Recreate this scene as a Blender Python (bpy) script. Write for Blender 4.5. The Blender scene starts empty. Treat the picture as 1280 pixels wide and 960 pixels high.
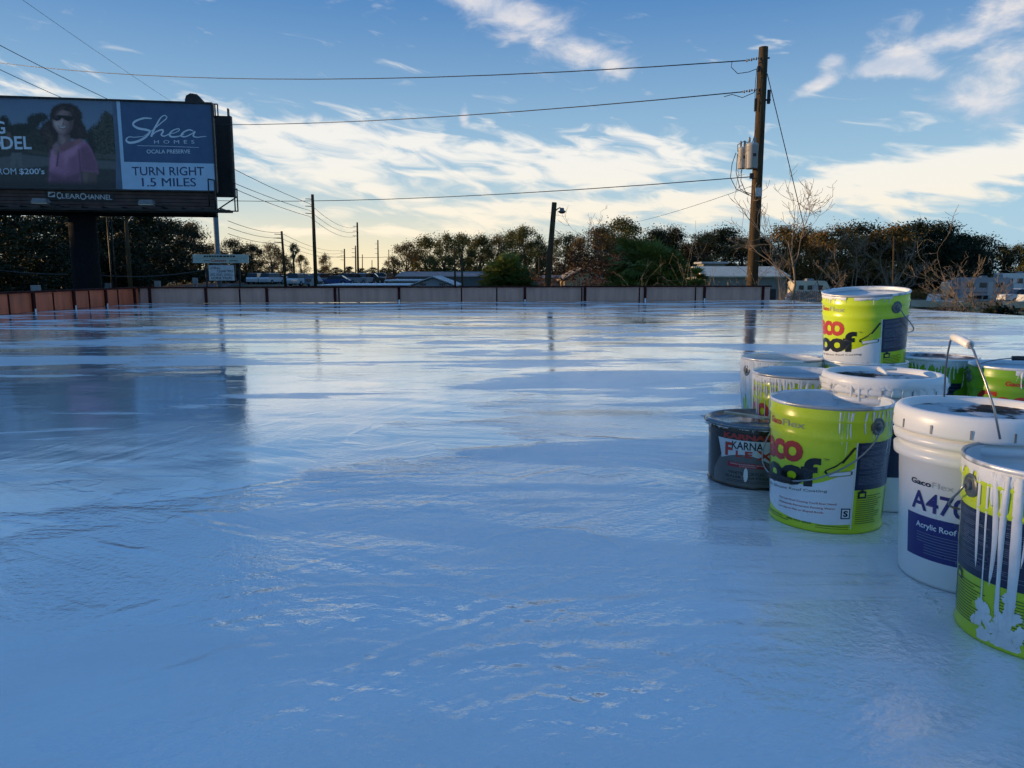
import bpy, bmesh, math, random
import numpy as np
from mathutils import Vector, Matrix
C = bpy.context.scene.collection
R = math.radians
PI = math.pi
# ------------------------------------------------------------------ camera
EYE = 0.65
PITCH = R(8.3)
FPX = 949.0
cam = bpy.data.cameras.new('camera')
cam.sensor_width = 36.0
cam.sensor_fit = 'HORIZONTAL'
cam.lens = 36.0 * FPX / 1280.0
cam.clip_start = 0.05
cam.clip_end = 6000
camo = bpy.data.objects.new('camera', cam)
C.objects.link(camo)
camo.location = (0, 0, EYE)
camo.rotation_euler = (R(90) - PITCH, 0, 0)
S = bpy.context.scene
S.camera = camo
S.view_settings.view_transform = 'Standard'
S.view_settings.look = 'None'
S.view_settings.exposure = 0.12
S.view_settings.gamma = 1.0
S.cycles.use_denoising = True
S.cycles.max_bounces = 5
S.cycles.use_adaptive_sampling = True
S.cycles.adaptive_threshold = .03
S.cycles.transparent_max_bounces = 6

def ray(px, py):
    a = (px - 640) / FPX; b = (480 - py) / FPX
    return Vector((a, math.cos(PITCH) + b * math.sin(PITCH), -math.sin(PITCH) + b * math.cos(PITCH)))
def at(px, py, Y):
    d = ray(px, py); return Vector((0, 0, EYE)) + d * (Y / d.y)
def hitz(px, py, z):
    d = ray(px, py); return Vector((0, 0, EYE)) + d * ((z - EYE) / d.z)
def azel(px, py):
    d = ray(px, py).normalized()
    return math.atan2(d.x, d.y), math.asin(d.z)
GZ = -3.3                                  # street level below the roof

# ------------------------------------------------------------------ sky
SUN_AZ, SUN_EL = R(-80), R(7.0)
W = bpy.data.worlds.new('World'); S.world = W; W.use_nodes = True
nt = W.node_tree; N = nt.nodes; L = nt.links
N.clear()
def put(sock, v):
    if hasattr(v, 'is_output'): L.new(v, sock)
    else: sock.default_value = v
def M(op, a, b=0.0, c=0.0, clamp=False):
    n = N.new('ShaderNodeMath'); n.operation = op; n.use_clamp = clamp
    put(n.inputs[0], a); put(n.inputs[1], b); put(n.inputs[2], c)
    return n.outputs[0]
def MIX(f, a, b, mode='MIX'):
    n = N.new('ShaderNodeMix'); n.data_type = 'RGBA'; n.blend_type = mode
    put(n.inputs['Factor'], f); put(n.inputs[6], a); put(n.inputs[7], b)
    return n.outputs[2]
def NOISE(vec, scale, detail=6, rough=.55, dist=0.0):
    n = N.new('ShaderNodeTexNoise'); n.noise_dimensions = '3D'
    put(n.inputs['Vector'], vec); put(n.inputs['Scale'], scale); put(n.inputs['Detail'], detail)
    put(n.inputs['Roughness'], rough); put(n.inputs['Distortion'], dist)
    return n.outputs['Fac']
def XYZ(x, y, z):
    n = N.new('ShaderNodeCombineXYZ'); put(n.inputs[0], x); put(n.inputs[1], y); put(n.inputs[2], z)
    return n.outputs[0]
def RAMP(v, a, b, lo=0.0, hi=1.0):
    n = N.new('ShaderNodeMapRange'); n.interpolation_type = 'SMOOTHSTEP'; n.clamp = True
    put(n.inputs[0], v); put(n.inputs[1], a); put(n.inputs[2], b); put(n.inputs[3], lo); put(n.inputs[4], hi)
    return n.outputs[0]
sky = N.new('ShaderNodeTexSky'); sky.sky_type = 'NISHITA'; sky.sun_disc = False
sky.sun_elevation = SUN_EL; sky.sun_rotation = SUN_AZ
sky.altitude = 0; sky.air_density = 1.0; sky.dust_density = 0.6; sky.ozone_density = 1.6
SKY_STRENGTH = 0.14
tc = N.new('ShaderNodeTexCoord')
sep = N.new('ShaderNodeSeparateXYZ'); L.new(tc.outputs['Generated'], sep.inputs[0])
dx, dy, dz = sep.outputs
az = M('ARCTAN2', dx, dy)
el = M('ARCSINE', M('MAXIMUM', dz, -0.999))
zz = M('ADD', M('MAXIMUM', dz, 0.0), 0.09)
plane = XYZ(M('DIVIDE', dx, zz), M('DIVIDE', dy, zz), 0.0)
n_big = NOISE(plane, 0.55, 7, .58, .5)
n_fine = NOISE(XYZ(M('MULTIPLY', az, 16.0), M('ADD', M('MULTIPLY', el, 58.0), M('MULTIPLY', az, 9.0)), 3.1), .9, 7, .54, .7)
n_puff = NOISE(XYZ(M('MULTIPLY', az, 9.0), M('MULTIPLY', el, 17.0), 7.7), 1.6, 8, .6, .35)
def blob(px, py, wx, wy, rot=0.0, gain=1.0):
    # soft ellipse fixed on the sky dome: centre / half sizes are directions (degrees from pixels)
    a0, e0 = azel(px, py)
    sa, se = wx / FPX, wy / FPX
    da = M('SUBTRACT', az, a0); de = M('SUBTRACT', el, e0)
    c, s = math.cos(R(rot)), math.sin(R(rot))
    u = M('ADD', M('MULTIPLY', da, c / sa), M('MULTIPLY', de, s / sa))
    v = M('ADD', M('MULTIPLY', da, -s / se), M('MULTIPLY', de, c / se))
    r2 = M('ADD', M('MULTIPLY', u, u), M('MULTIPLY', v, v))
    return M('MULTIPLY', M('POWER', 2.718, M('MULTIPLY', r2, -1.0)), gain)
def total(lst):
    t = lst[0]
    for q in lst[1:]: t = M('ADD', t, q)
    return t
bands = total([blob(540, 195, 270, 30, -5, .75), blob(420, 215, 190, 26, -9, .4), blob(385, 158, 110, 10, 8, .45), blob(800, 205, 130, 34, 10, .8), blob(650, 175, 120, 22, 0, .3),
               blob(1100, 222, 230, 20, 8, .95), blob(520, 262, 330, 9, 1, .55), blob(420, 288, 240, 9, 0, .4), blob(470, 235, 110, 13, -16, .6), blob(760, 262, 230, 10, 5, .55),
               blob(1250, 205, 120, 20, 8, .6), blob(20, 105, 110, 30, 0, .3), blob(1000, 262, 330, 9, 2, .4), blob(700, 290, 300, 8, 0, .3),
               blob(-500, 150, 500, 60, 4, .6), blob(1800, 200, 400, 60, 0, .5)])
puffs = total([blob(640, 20, 120, 26, -24, .85), blob(560, -10, 110, 24, -6, .5), blob(735, 62, 46, 18, -30, .45),
               blob(1218, 128, 80, 22, -22, 1.1), blob(1265, 70, 40, 34, -30, .75), blob(1160, 25, 130, 22, 4, .45), blob(1190, 50, 40, 10, 5, .5),
               blob(1098, 84, 34, 11, 10, 1.15), blob(1022, 105, 22, 9, 22, 1.1), blob(1038, 76, 15, 8, 0, 1.1), blob(1145, 86, 22, 9, -15, 1.0), blob(1150, 108, 60, 10, -12, -.5), blob(1050, 30, 60, 20, 0, -.5),
               blob(580, 146, 8, 18, 0, 1.0), blob(1150, 60, 70, 14, 12, .4),
               blob(300, -500, 500, 120, 20, .5), blob(1100, -420, 420, 100, -20, .5)])
dens_a = RAMP(M('ADD', M('ADD', M('MULTIPLY', n_fine, 1.05), M('MULTIPLY', n_big, .30)), M('MULTIPLY', bands, .40)), .79, 1.11)
dens_b = RAMP(M('ADD', M('MULTIPLY', n_puff, .95), M('MULTIPLY', puffs, .46)), .60, 1.0)
warm = RAMP(el, R(.5), R(9.5))
col_band = MIX(warm, (1.0, .86, .64, 1), (.92, .88, .81, 1))
shade_b = RAMP(n_puff, .35, .7)
col_puff = MIX(shade_b, (.55, .60, .70, 1), (.92, .84, .78, 1))
# the sky as seen: Nishita graded a little towards a saturated winter blue overhead, cream at the horizon
hs = N.new('ShaderNodeHueSaturation'); hs.inputs['Saturation'].default_value = 1.25
L.new(sky.outputs[0], hs.inputs['Color'])
base = MIX(1.0, hs.outputs[0], (SKY_STRENGTH, SKY_STRENGTH, SKY_STRENGTH, 1), 'MULTIPLY')
blue = MIX(RAMP(el, R(2), R(24)), (.37, .58, .73, 1), (.040, .178, .475, 1))
blue = MIX(RAMP(el, R(24), R(80)), blue, (.145, .32, .63, 1))
sky_c = MIX(.92, base, blue)
glow_r = M('ADD', M('POWER', M('MULTIPLY', M('SUBTRACT', az, R(-13)), 2.3), 2.0), M('POWER', M('MULTIPLY', el, 12.5), 2.0))
glow = M('POWER', 2.718, M('MULTIPLY', glow_r, -1.0))
sky_c = MIX(M('MULTIPLY', glow, .95), sky_c, (.95, .80, .50, 1))
sky_c = MIX(M('MULTIPLY', dens_a, .86), sky_c, col_band)
sky_c = MIX(M('MULTIPLY', dens_b, .8), sky_c, col_puff)
bg = N.new('ShaderNodeBackground'); L.new(sky_c, bg.inputs[0]); bg.inputs[1].default_value = 1.0
wo = N.new('ShaderNodeOutputWorld'); L.new(bg.outputs[0], wo.inputs[0])
# ------------------------------------------------------------------ sun
sl = bpy.data.lights.new('sun', 'SUN'); sl.energy = 5.0; sl.angle = R(.53); sl.color = (1.0, .66, .34)
so = bpy.data.objects.new('sun', sl); C.objects.link(so)
sd = Vector((math.sin(SUN_AZ) * math.cos(SUN_EL), math.cos(SUN_AZ) * math.cos(SUN_EL), math.sin(SUN_EL)))
so.rotation_euler = sd.to_track_quat('Z', 'Y').to_euler()
so.location = (-10, 4, 12)

# ------------------------------------------------------------------ helpers
def tag(o, label=None, cat=None, group=None, kind=None):
    if label: o['label'] = label
    if cat: o['category'] = cat
    if group: o['group'] = group
    if kind: o['kind'] = kind
    return o
def thing(name, label, cat, loc=(0, 0, 0), rz=0.0, group=None):
    o = bpy.data.objects.new(name, None); C.objects.link(o)
    o.empty_display_size = .2
    o.location = loc; o.rotation_euler = (0, 0, rz)
    return tag(o, label, cat, group)
class Nodes:
    def __init__(s, m):
        s.t = m.node_tree; s.n = s.t.nodes; s.l = s.t.links
        s.b = s.n['Principled BSDF']
    def new(s, ty, **kw):
        n = s.n.new(ty)
        for k, v in kw.items():
            if hasattr(n, k): setattr(n, k, v)
        return n
    def put(s, sock, v):
        if hasattr(v, 'is_output'): s.l.new(v, sock)
        else: sock.default_value = v
    def math(s, op, a, b=0.0, c=0.0):
        n = s.n.new('ShaderNodeMath'); n.operation = op
        s.put(n.inputs[0], a); s.put(n.inputs[1], b); s.put(n.inputs[2], c); return n.outputs[0]
    def noise(s, vec, scale, detail=4, rough=.5, dist=0, out='Fac'):
        n = s.n.new('ShaderNodeTexNoise')
        if vec is not None: s.put(n.inputs['Vector'], vec)
        n.inputs['Scale'].default_value = scale; n.inputs['Detail'].default_value = detail
        n.inputs['Roughness'].default_value = rough; n.inputs['Distortion'].default_value = dist
        return n.outputs[out]
    def ramp(s, v, a, b, lo=0.0, hi=1.0):
        n = s.n.new('ShaderNodeMapRange'); n.interpolation_type = 'SMOOTHSTEP'
        s.put(n.inputs[0], v); s.put(n.inputs[1], a); s.put(n.inputs[2], b); s.put(n.inputs[3], lo); s.put(n.inputs[4], hi)
        return n.outputs[0]
    def mix(s, f, a, b, mode='MIX'):
        n = s.n.new('ShaderNodeMix'); n.data_type = 'RGBA'; n.blend_type = mode
        s.put(n.inputs['Factor'], f); s.put(n.inputs[6], a); s.put(n.inputs[7], b); return n.outputs[2]
    def mapping(s, vec, scale=(1, 1, 1), rot=(0, 0, 0)):
        n = s.n.new('ShaderNodeMapping'); s.l.new(vec, n.inputs[0])
        n.inputs['Scale'].default_value = scale; n.inputs['Rotation'].default_value = rot; return n.outputs[0]
    def bump(s, h, strength, dist, normal=None):
        n = s.n.new('ShaderNodeBump'); s.put(n.inputs['Height'], h)
        n.inputs['Strength'].default_value = strength; n.inputs['Distance'].default_value = dist
        if normal is not None: s.l.new(normal, n.inputs['Normal'])
        return n.outputs[0]
def c4(c): return (c[0], c[1], c[2], 1.0)
_mats = {}
def mat(name, col, rough=.5, metal=0.0, var=.25, scale=8.0, col2=None, stain=None, bump=0.0, bscale=40.0, stretch=(1, 1, 1), spec=.5, stain_t=(.55, .7)):
    if name in _mats: return _mats[name]
    m = bpy.data.materials.new(name); m.use_nodes = True; _mats[name] = m
    s = Nodes(m)
    co = s.new('ShaderNodeTexCoord').outputs['Object']
    if stretch != (1, 1, 1): co = s.mapping(co, stretch)
    f = s.noise(co, scale, 5, .6)
    c2 = col2 if col2 else tuple(max(0, x * (1 - var)) for x in col)
    out = s.mix(s.ramp(f, .3, .7), c4(col), c4(c2))
    if stain: out = s.mix(s.ramp(s.noise(co, scale * .37, 6, .65), stain_t[0], stain_t[1]), out, c4(stain))
    s.l.new(out, s.b.inputs['Base Color'])
    s.put(s.b.inputs['Roughness'], s.ramp(f, .2, .8, max(.03, rough * .8), min(1, rough * 1.2)))
    s.b.inputs['Metallic'].default_value = metal
    s.b.inputs['Specular IOR Level'].default_value = spec
    if bump: s.l.new(s.bump(s.noise(co, bscale, 4), bump, .02), s.b.inputs['Normal'])
    return m

class MB:
    """collects geometry for ONE mesh object; every face carries a material slot"""
    def __init__(s): s.v = []; s.f = []; s.m = []; s.sm = []
    def add(s, verts, faces, mi=0, smooth=False):
        o = len(s.v); s.v += [tuple(v) for v in verts]
        for f in faces: s.f.append(tuple(i + o for i in f)); s.m.append(mi); s.sm.append(smooth)
    def box(s, c, d, mi=0, rz=0.0, top=1.0):
        x, y, z = d[0] / 2, d[1] / 2, d[2] / 2
        cr, sr = math.cos(rz), math.sin(rz); vs = []
        for k in (-1, 1):
            t = top if k > 0 else 1.0
            for (i, j) in ((-1, -1), (1, -1), (1, 1), (-1, 1)):
                a, b = i * x * t, j * y * t
                vs.append((c[0] + a * cr - b * sr, c[1] + a * sr + b * cr, c[2] + k * z))
        s.add(vs, [(3, 2, 1, 0), (4, 5, 6, 7), (0, 1, 5, 4), (1, 2, 6, 5), (2, 3, 7, 6), (3, 0, 4, 7)], mi)
    def tube(s, pts, r, n=8, mi=0, cap=True, smooth=True):
        pts = [Vector(p) for p in pts]
        rs = r if isinstance(r, (list, tuple)) else [r] * len(pts)
        vs = []; prev = None
        for i, p in enumerate(pts):
            t = (pts[min(i + 1, len(pts) - 1)] - pts[max(i - 1, 0)])
            if t.length < 1e-9: t = Vector((0, 0, 1))
            t.normalize()
            if prev is None:
                a = Vector((0, 0, 1)) if abs(t.z) < .9 else Vector((1, 0, 0))
                u = t.cross(a).normalized()
            else:
                u = (prev - t * prev.dot(t)); u = u.normalized() if u.length > 1e-6 else t.orthogonal().normalized()
            prev = u; w = t.cross(u)
            for k in range(n):
                a = 2 * PI * k / n
                vs.append(p + (u * math.cos(a) + w * math.sin(a)) * rs[i])
        fs = []
        for i in range(len(pts) - 1):
            for k in range(n):
                fs.append((i * n + k, i * n + (k + 1) % n, (i + 1) * n + (k + 1) % n, (i + 1) * n + k))
        if cap:
            fs.append(tuple(range(n - 1, -1, -1))); e = (len(pts) - 1) * n; fs.append(tuple(range(e, e + n)))
        s.add(vs, fs, mi, smooth)
    def lathe(s, prof, n=48, mi=0, c=(0, 0, 0), mis=None, smooth=True):
        vs = []
        for (r, z) in prof:
            for k in range(n):
                a = 2 * PI * k / n
                vs.append((c[0] + r * math.cos(a), c[1] + r * math.sin(a), c[2] + z))
        o = len(s.v); s.v += vs
        for i in range(len(prof) - 1):
            for k in range(n):
                s.f.append((o + i * n + k, o + i * n + (k + 1) % n, o + (i + 1) * n + (k + 1) % n, o + (i + 1) * n + k))
                s.m.append(mis[i] if mis else mi); s.sm.append(smooth)
    def disc(s, c, r, n=24, mi=0):
        s.add([(c[0] + r * math.cos(2 * PI * k / n), c[1] + r * math.sin(2 * PI * k / n), c[2]) for k in range(n)], [tuple(range(n))], mi)
    def prism(s, outline, axis, a, b, mi=0):
        n = len(outline); vs = []
        for w in (a, b):
            for (p, q) in outline:
                vs.append((w, p, q) if axis == 'x' else (p, w, q) if axis == 'y' else (p, q, w))
        fs = [tuple(range(n)), tuple(range(2 * n - 1, n - 1, -1))] + [(i, i + n, (i + 1) % n + n, (i + 1) % n) for i in range(n)]
        s.add(vs, fs, mi)
    def build(s, name, mats, parent=None, loc=None, fix=True):
        me = bpy.data.meshes.new(name)
        me.from_pydata(s.v, [], s.f)
        for m in (mats if isinstance(mats, (list, tuple)) else [mats]): me.materials.append(m)
        me.polygons.foreach_set('material_index', s.m)
        me.polygons.foreach_set('use_smooth', s.sm)
        if fix:
            bm = bmesh.new(); bm.from_mesh(me)
            bmesh.ops.recalc_face_normals(bm, faces=bm.faces[:]); bm.to_mesh(me); bm.free()
        me.update()
        o = bpy.data.objects.new(name, me); C.objects.link(o)
        if parent is not None: o.parent = parent
        if loc is not None: o.location = loc
        return o

def text_mesh(body, box, bold=.0, spacing=1.0, shear=0.0):
    """lettering as flat triangles fitted into box (x0, x1, y0, y1)"""
    if 'M' in body: bold = 0.0
    cu = bpy.data.curves.new('lettering', 'FONT'); cu.body = body; cu.offset = bold
    cu.space_character = spacing; cu.shear = shear; cu.resolution_u = 3; cu.align_x = 'LEFT'
    ob = bpy.data.objects.new('lettering', cu); C.objects.link(ob)
    dg = bpy.context.evaluated_depsgraph_get(); dg.update()
    me = bpy.data.meshes.new_from_object(ob.evaluated_get(dg))
    bm = bmesh.new(); bm.from_mesh(me); bmesh.ops.triangulate(bm, faces=bm.faces[:]); bm.to_mesh(me); bm.free()
    vs = [(v.co.x, v.co.y) for v in me.vertices]; fs = [tuple(p.vertices) for p in me.polygons]
    bpy.data.objects.remove(ob); bpy.data.curves.remove(cu); bpy.data.meshes.remove(me)
    if not vs: return [], []
    xs = [v[0] for v in vs]; ys = [v[1] for v in vs]
    x0, x1, y0, y1 = min(xs), max(xs), min(ys), max(ys)
    X0, X1, Y0, Y1 = box
    return [(X0 + (x - x0) / (x1 - x0) * (X1 - X0), Y0 + (y - y0) / (y1 - y0) * (Y1 - Y0)) for (x, y) in vs], fs
# ------------------------------------------------------------------ the coated roof
def roof_material():
    m = bpy.data.materials.new('wet_roof_coating'); m.use_nodes = True; s = Nodes(m)
    P = s.new('ShaderNodeTexCoord').outputs['Object']
    big = s.noise(P, .35, 5, .55, .4)
    mid = s.noise(s.mapping(P, (.6, 1.5, 1)), 1.3, 5, .6, .6)
    # strokes of the roller and squeegee: every cell of a warped voronoi has its own stroke direction
    warp = s.noise(P, 1.1, 4, .6, 0, 'Color')
    va = s.n.new('ShaderNodeVectorMath'); va.operation = 'MULTIPLY_ADD'
    s.l.new(warp, va.inputs[0]); va.inputs[1].default_value = (1.1, .9, 0); s.l.new(P, va.inputs[2])
    vor = s.n.new('ShaderNodeTexVoronoi'); vor.feature = 'F1'; vor.inputs['Scale'].default_value = .85
    s.l.new(va.outputs[0], vor.inputs['Vector'])
    cs = s.n.new('ShaderNodeSeparateColor'); s.l.new(vor.outputs['Color'], cs.inputs[0])
    rot = s.n.new('ShaderNodeVectorRotate'); rot.rotation_type = 'Z_AXIS'
    s.l.new(P, rot.inputs['Vector']); s.l.new(s.math('MULTIPLY', cs.outputs[0], 2.4), rot.inputs['Angle'])
    strokes = s.noise(s.mapping(rot.outputs[0], (26, 2.0, 1)), 1.0, 4, .6, .8)
    arc = s.noise(s.mapping(rot.outputs[0], (7, .9, 1)), 1.0, 3, .55, .5)
    ved = s.n.new('ShaderNodeTexVoronoi'); ved.feature = 'DISTANCE_TO_EDGE'; ved.inputs['Scale'].default_value = .85
    s.l.new(va.outputs[0], ved.inputs['Vector'])
    # roller laps: parallel soft ridges a roller's width apart, their direction changing from patch to patch
    rs_ = s.n.new('ShaderNodeSeparateXYZ'); s.l.new(rot.outputs[0], rs_.inputs[0])
    ru = s.math('ADD', s.math('MULTIPLY', rs_.outputs[0], 4.1), s.math('MULTIPLY', s.noise(P, 1.6, 3, .5), 1.6))
    fr = s.math('ABSOLUTE', s.math('SUBTRACT', s.math('FRACT', ru), .5))
    ridge = s.ramp(fr, .0, .10, 1.0, 0.0)
    ridge = s.math('MULTIPLY', ridge, s.ramp(s.noise(P, 1.9, 4, .6, .3), .46, .64))
    ridge2 = s.math('MULTIPLY', s.ramp(ved.outputs['Distance'], 0.0, .09, 1.0, 0.0), s.ramp(mid, .45, .68))
    curl = s.noise(s.mapping(va.outputs[0], (2.2, 3.4, 1)), 1.0, 5, .62, 1.4)
    curl = s.ramp(s.math('ABSOLUTE', s.math('SUBTRACT', curl, .5)), 0.0, .05, 1.0, 0.0)
    curl = s.math('MULTIPLY', curl, s.ramp(s.noise(P, 1.15, 3, .5), .52, .66))
    ridge = s.math('ADD', s.math('MULTIPLY', ridge, .35), s.math('ADD', s.math('MULTIPLY', ridge2, .25), s.math('MULTIPLY', s.ramp(curl, 0, 1, 0, 1), .16)))
    # straight laps of the reinforcing fabric under the coating
    sx = s.n.new('ShaderNodeSeparateXYZ'); s.l.new(P, sx.inputs[0])
    wob = s.math('MULTIPLY', s.math('SUBTRACT', s.noise(P, 2.2, 3), .5), .05)
    def lap(coef_x, coef_y, off, w):
        d = s.math('ADD', s.math('ADD', s.math('MULTIPLY', sx.outputs[0], coef_x), s.math('MULTIPLY', sx.outputs[1], coef_y)), off)
        return s.ramp(s.math('ABSOLUTE', s.math('ADD', d, wob)), 0.0, w, 1.0, 0.0)
    g0, g1 = hitz(665, 440, 0), hitz(890, 545, 0); g2, g3 = hitz(300, 560, 0), hitz(470, 450, 0)
    def thru(p, q, w):
        nx, ny = (q.y - p.y), -(q.x - p.x); l = math.hypot(nx, ny); nx /= l; ny /= l
        return lap(nx, ny, -(nx * p.x + ny * p.y), w)
    laps = s.math('MAXIMUM', thru(g0, g1, .022), s.math('MULTIPLY', thru(g2, g3, .02), .3))
    laps = s.math('MAXIMUM', laps, s.math('MULTIPLY', lap(.03, 1, -7.6, .05), .6))
    laps = s.math('MULTIPLY', laps, s.ramp(s.noise(P, 1.7, 3), .35, .6, .25, 1))
    dimple = s.noise(P, 62, 3, .6)
    dim_mask = s.ramp(s.noise(P, .8, 3, .6, .5), .40, .66, .30, 1.0)
    grit = s.noise(P, 150, 2, .5)
    specks = s.ramp(s.noise(P, 34, 2, .4), .74, .8)
    roll = s.noise(s.mapping(P, (.8, 1.7, 1)), 1.0, 2, .45, .5)
    wave = s.noise(s.mapping(P, (1.6, 3.4, 1)), 1.0, 2, .4, .8)
    # nearer the photographer the coat is thicker and was worked longer; further out it has levelled and ponded
    yq = s.math('ADD', sx.outputs[1], s.math('MULTIPLY', s.math('MAXIMUM', s.math('MULTIPLY', sx.outputs[0], -1.0), 0.0), .9))
    near = s.ramp(s.math('ADD', yq, s.math('MULTIPLY', s.math('SUBTRACT', big, .5), 6.0)), 1.8, 5.5, 1.0, .20)
    # swings of the squeegee: nested arcs round the place where the worker stood
    jit = s.noise(P, 5.0, 4, .6)
    def swing(px, py, r0, r1, a0, aw, freq):
        c = hitz(px, py, 0); ax = s.math('SUBTRACT', sx.outputs[0], c.x); ay = s.math('SUBTRACT', sx.outputs[1], c.y)
        r = s.math('SQRT', s.math('ADD', s.math('MULTIPLY', ax, ax), s.math('MULTIPLY', ay, ay)))
        r = s.math('ADD', r, s.math('MULTIPLY', s.math('SUBTRACT', jit, .5), .09))
        th = s.math('ARCTAN2', ay, ax)
        am = s.ramp(s.math('ABSOLUTE', s.math('SUBTRACT', th, R(a0))), R(aw) * .5, R(aw), 1.0, 0.0)
        rm = s.math('MULTIPLY', s.ramp(r, r0, r0 + .08, 0.0, 1.0), s.ramp(r, r1 - .03, r1, 1.0, 0.0))
        lines = s.math('ADD', s.math('MULTIPLY', s.math('SINE', s.math('MULTIPLY', r, freq)), .5), s.math('MULTIPLY', s.math('SINE', s.math('MULTIPLY', r, freq * .37)), .8))
        edge = s.ramp(s.math('ABSOLUTE', s.math('SUBTRACT', r, r1 - .03)), 0.0, .03, 2.6, 0.0)
        return s.math('MULTIPLY', s.math('ADD', lines, edge), s.math('MULTIPLY', am, rm))
    sw = swing(700, 990, .05, .42, 80, 60, 190.0)
    for q in ((880, 1000, .12, .62, 120, 40, 150.0), (330, 1010, .10, .70, 75, 55, 140.0), (690, 690, .02, .20, 60, 110, 160.0), (60, 900, .1, .8, 40, 50, 120.0), (480, 720, .1, .9, 100, 45, 110.0), (1040, 980, .1, .75, 110, 50, 130.0)):
        sw = s.math('ADD', sw, swing(*q))
    sw = s.math('MULTIPLY', sw, s.ramp(s.noise(P, 2.4, 3, .5), .3, .55, .25, 1.0))
    # a standing puddle left of the middle: level, thin edged, undisturbed
    pp = hitz(110, 520, 0)
    qx = s.math('MULTIPLY', s.math('SUBTRACT', sx.outputs[0], pp.x), .48); qy = s.math('MULTIPLY', s.math('SUBTRACT', sx.outputs[1], pp.y), .60)
    pr_ = s.math('ADD', s.math('ADD', s.math('MULTIPLY', qx, qx), s.math('MULTIPLY', qy, qy)), s.math('MULTIPLY', s.math('SUBTRACT', s.noise(s.mapping(P, (1, 2.2, 1)), 1.3, 6, .65), .5), 2.6))
    puddle = s.ramp(pr_, .75, 1.1, 1.0, 0.0)
    near = s.math('MULTIPLY', near, s.math('SUBTRACT', 1.0, s.math('MULTIPLY', puddle, .62)))
    h = s.math('ADD', s.math('MULTIPLY', roll, .0064), s.math('MULTIPLY', sw, .0010))
    h = s.math('ADD', h, s.math('MULTIPLY', wave, .0014))
    hw = s.math('ADD', h, s.math('MULTIPLY', s.math('MULTIPLY', arc, near), .0060))
    hw = s.math('ADD', hw, s.math('MULTIPLY', s.math('MULTIPLY', s.math('MULTIPLY', dimple, dim_mask), near), .0046))
    hw = s.math('ADD', hw, s.math('MULTIPLY', s.math('MULTIPLY', ridge, near), .0065))
    f = s.math('MULTIPLY', arc, .012)
    f = s.math('ADD', f, s.math('MULTIPLY', strokes, .0026))
    f = s.math('ADD', f, s.math('MULTIPLY', ridge, .0095))
    f = s.math('ADD', f, s.math('MULTIPLY', s.math('MULTIPLY', dimple, dim_mask), .0060))
    f = s.math('ADD', f, s.math('MULTIPLY', grit, .0004))
    h = s.math('ADD', h, s.math('MULTIPLY', f, near))
    h = s.math('ADD', h, s.math('MULTIPLY', laps, .0016))
    h = s.math('ADD', h, s.math('MULTIPLY', s.math('MULTIPLY', specks, near), .002))
    s.l.new(s.bump(h, 1.0, 1.0), s.b.inputs['Normal']); s.l.new(s.bump(hw, 1.0, 1.0), s.b.inputs['Coat Normal'])
    wet = s.ramp(big, .36, .62)
    ro = s.math('ADD', .035, s.math('MULTIPLY', wet, .06))
    ro = s.math('ADD', ro, s.math('MULTIPLY', s.math('MULTIPLY', dim_mask, near), .22))
    ro = s.math('ADD', ro, s.math('MULTIPLY', s.math('SUBTRACT', strokes, .5), .05))
    col = s.mix(s.ramp(mid, .3, .75), (.70, .73, .76, 1), (.80, .82, .83, 1))
    dirt = s.ramp(s.noise(s.mapping(P, (.5, 2.2, 1)), 1.5, 6, .7), .66, .78, 0, .35)
    col = s.mix(dirt, col, (.50, .50, .49, 1))
    crumbs = s.ramp(s.noise(P, 26, 2, .4), .77, .80, 0, .8)
    col = s.mix(s.math('MULTIPLY', crumbs, s.ramp(big, .5, .6)), col, (.12, .11, .10, 1))
    pc_ = hitz(745, 516, 0)
    ex_ = s.math('MULTIPLY', s.math('SUBTRACT', sx.outputs[0], pc_.x), 2.6); ey_ = s.math('MULTIPLY', s.math('SUBTRACT', sx.outputs[1], pc_.y), 11.0)
    sr = s.math('ADD', s.math('ADD', s.math('MULTIPLY', ex_, ex_), s.math('MULTIPLY', ey_, ey_)), s.math('MULTIPLY', s.math('SUBTRACT', s.noise(P, 9, 5, .7), .5), 2.2))
    col = s.mix(s.ramp(sr, .35, 1.0, .8, 0), col, (.16, .15, .14, 1))
    s.l.new(col, s.b.inputs['Base Color'])
    s.b.inputs['IOR'].default_value = 1.5
    # standing wet film against dried, dull streaks: the two meet along ragged edges
    dn = s.noise(s.mapping(P, (.42, 1.7, 1)), 1.0, 7, .66, .6)
    dull = s.ramp(s.math('ADD', s.math('SUBTRACT', dn, s.math('MULTIPLY', puddle, .065)), s.math('MULTIPLY', near, .02)), .505, .555)
    s.l.new(s.math('SUBTRACT', 1.0, s.math('MULTIPLY', dull, .66)), s.b.inputs['Coat Weight'])
    s.b.inputs['Coat IOR'].default_value = 2.15
    s.l.new(s.math('ADD', .022, s.math('MULTIPLY', s.math('ADD', s.math('MULTIPLY', dull, 2.2), s.math('MULTIPLY', near, 1.0)), .05)), s.b.inputs['Coat Roughness'])
    s.l.new(s.math('ADD', ro, s.math('MULTIPLY', dull, .34)), s.b.inputs['Roughness'])
    return m
M_roof = roof_material()
cL = hitz(176, 379.5, 0); cR = hitz(962, 375.5, 0); eR = hitz(1290, 395.5, 0)
lx = -8.05
dirR = (eR - cR); far_r = eR + dirR * 2.6
poly = [(lx, -5), (far_r.x, far_r.y), (eR.x, eR.y), (cR.x, cR.y), (cL.x, cL.y), (lx, cL.y - .02)]
poly = [(-8.1, -5.0), (far_r.x, -5.0), (far_r.x, far_r.y), (eR.x, eR.y), (cR.x, cR.y + .3), (cL.x - .15, cL.y + .3)]
b = MB(); n = len(poly)
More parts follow.
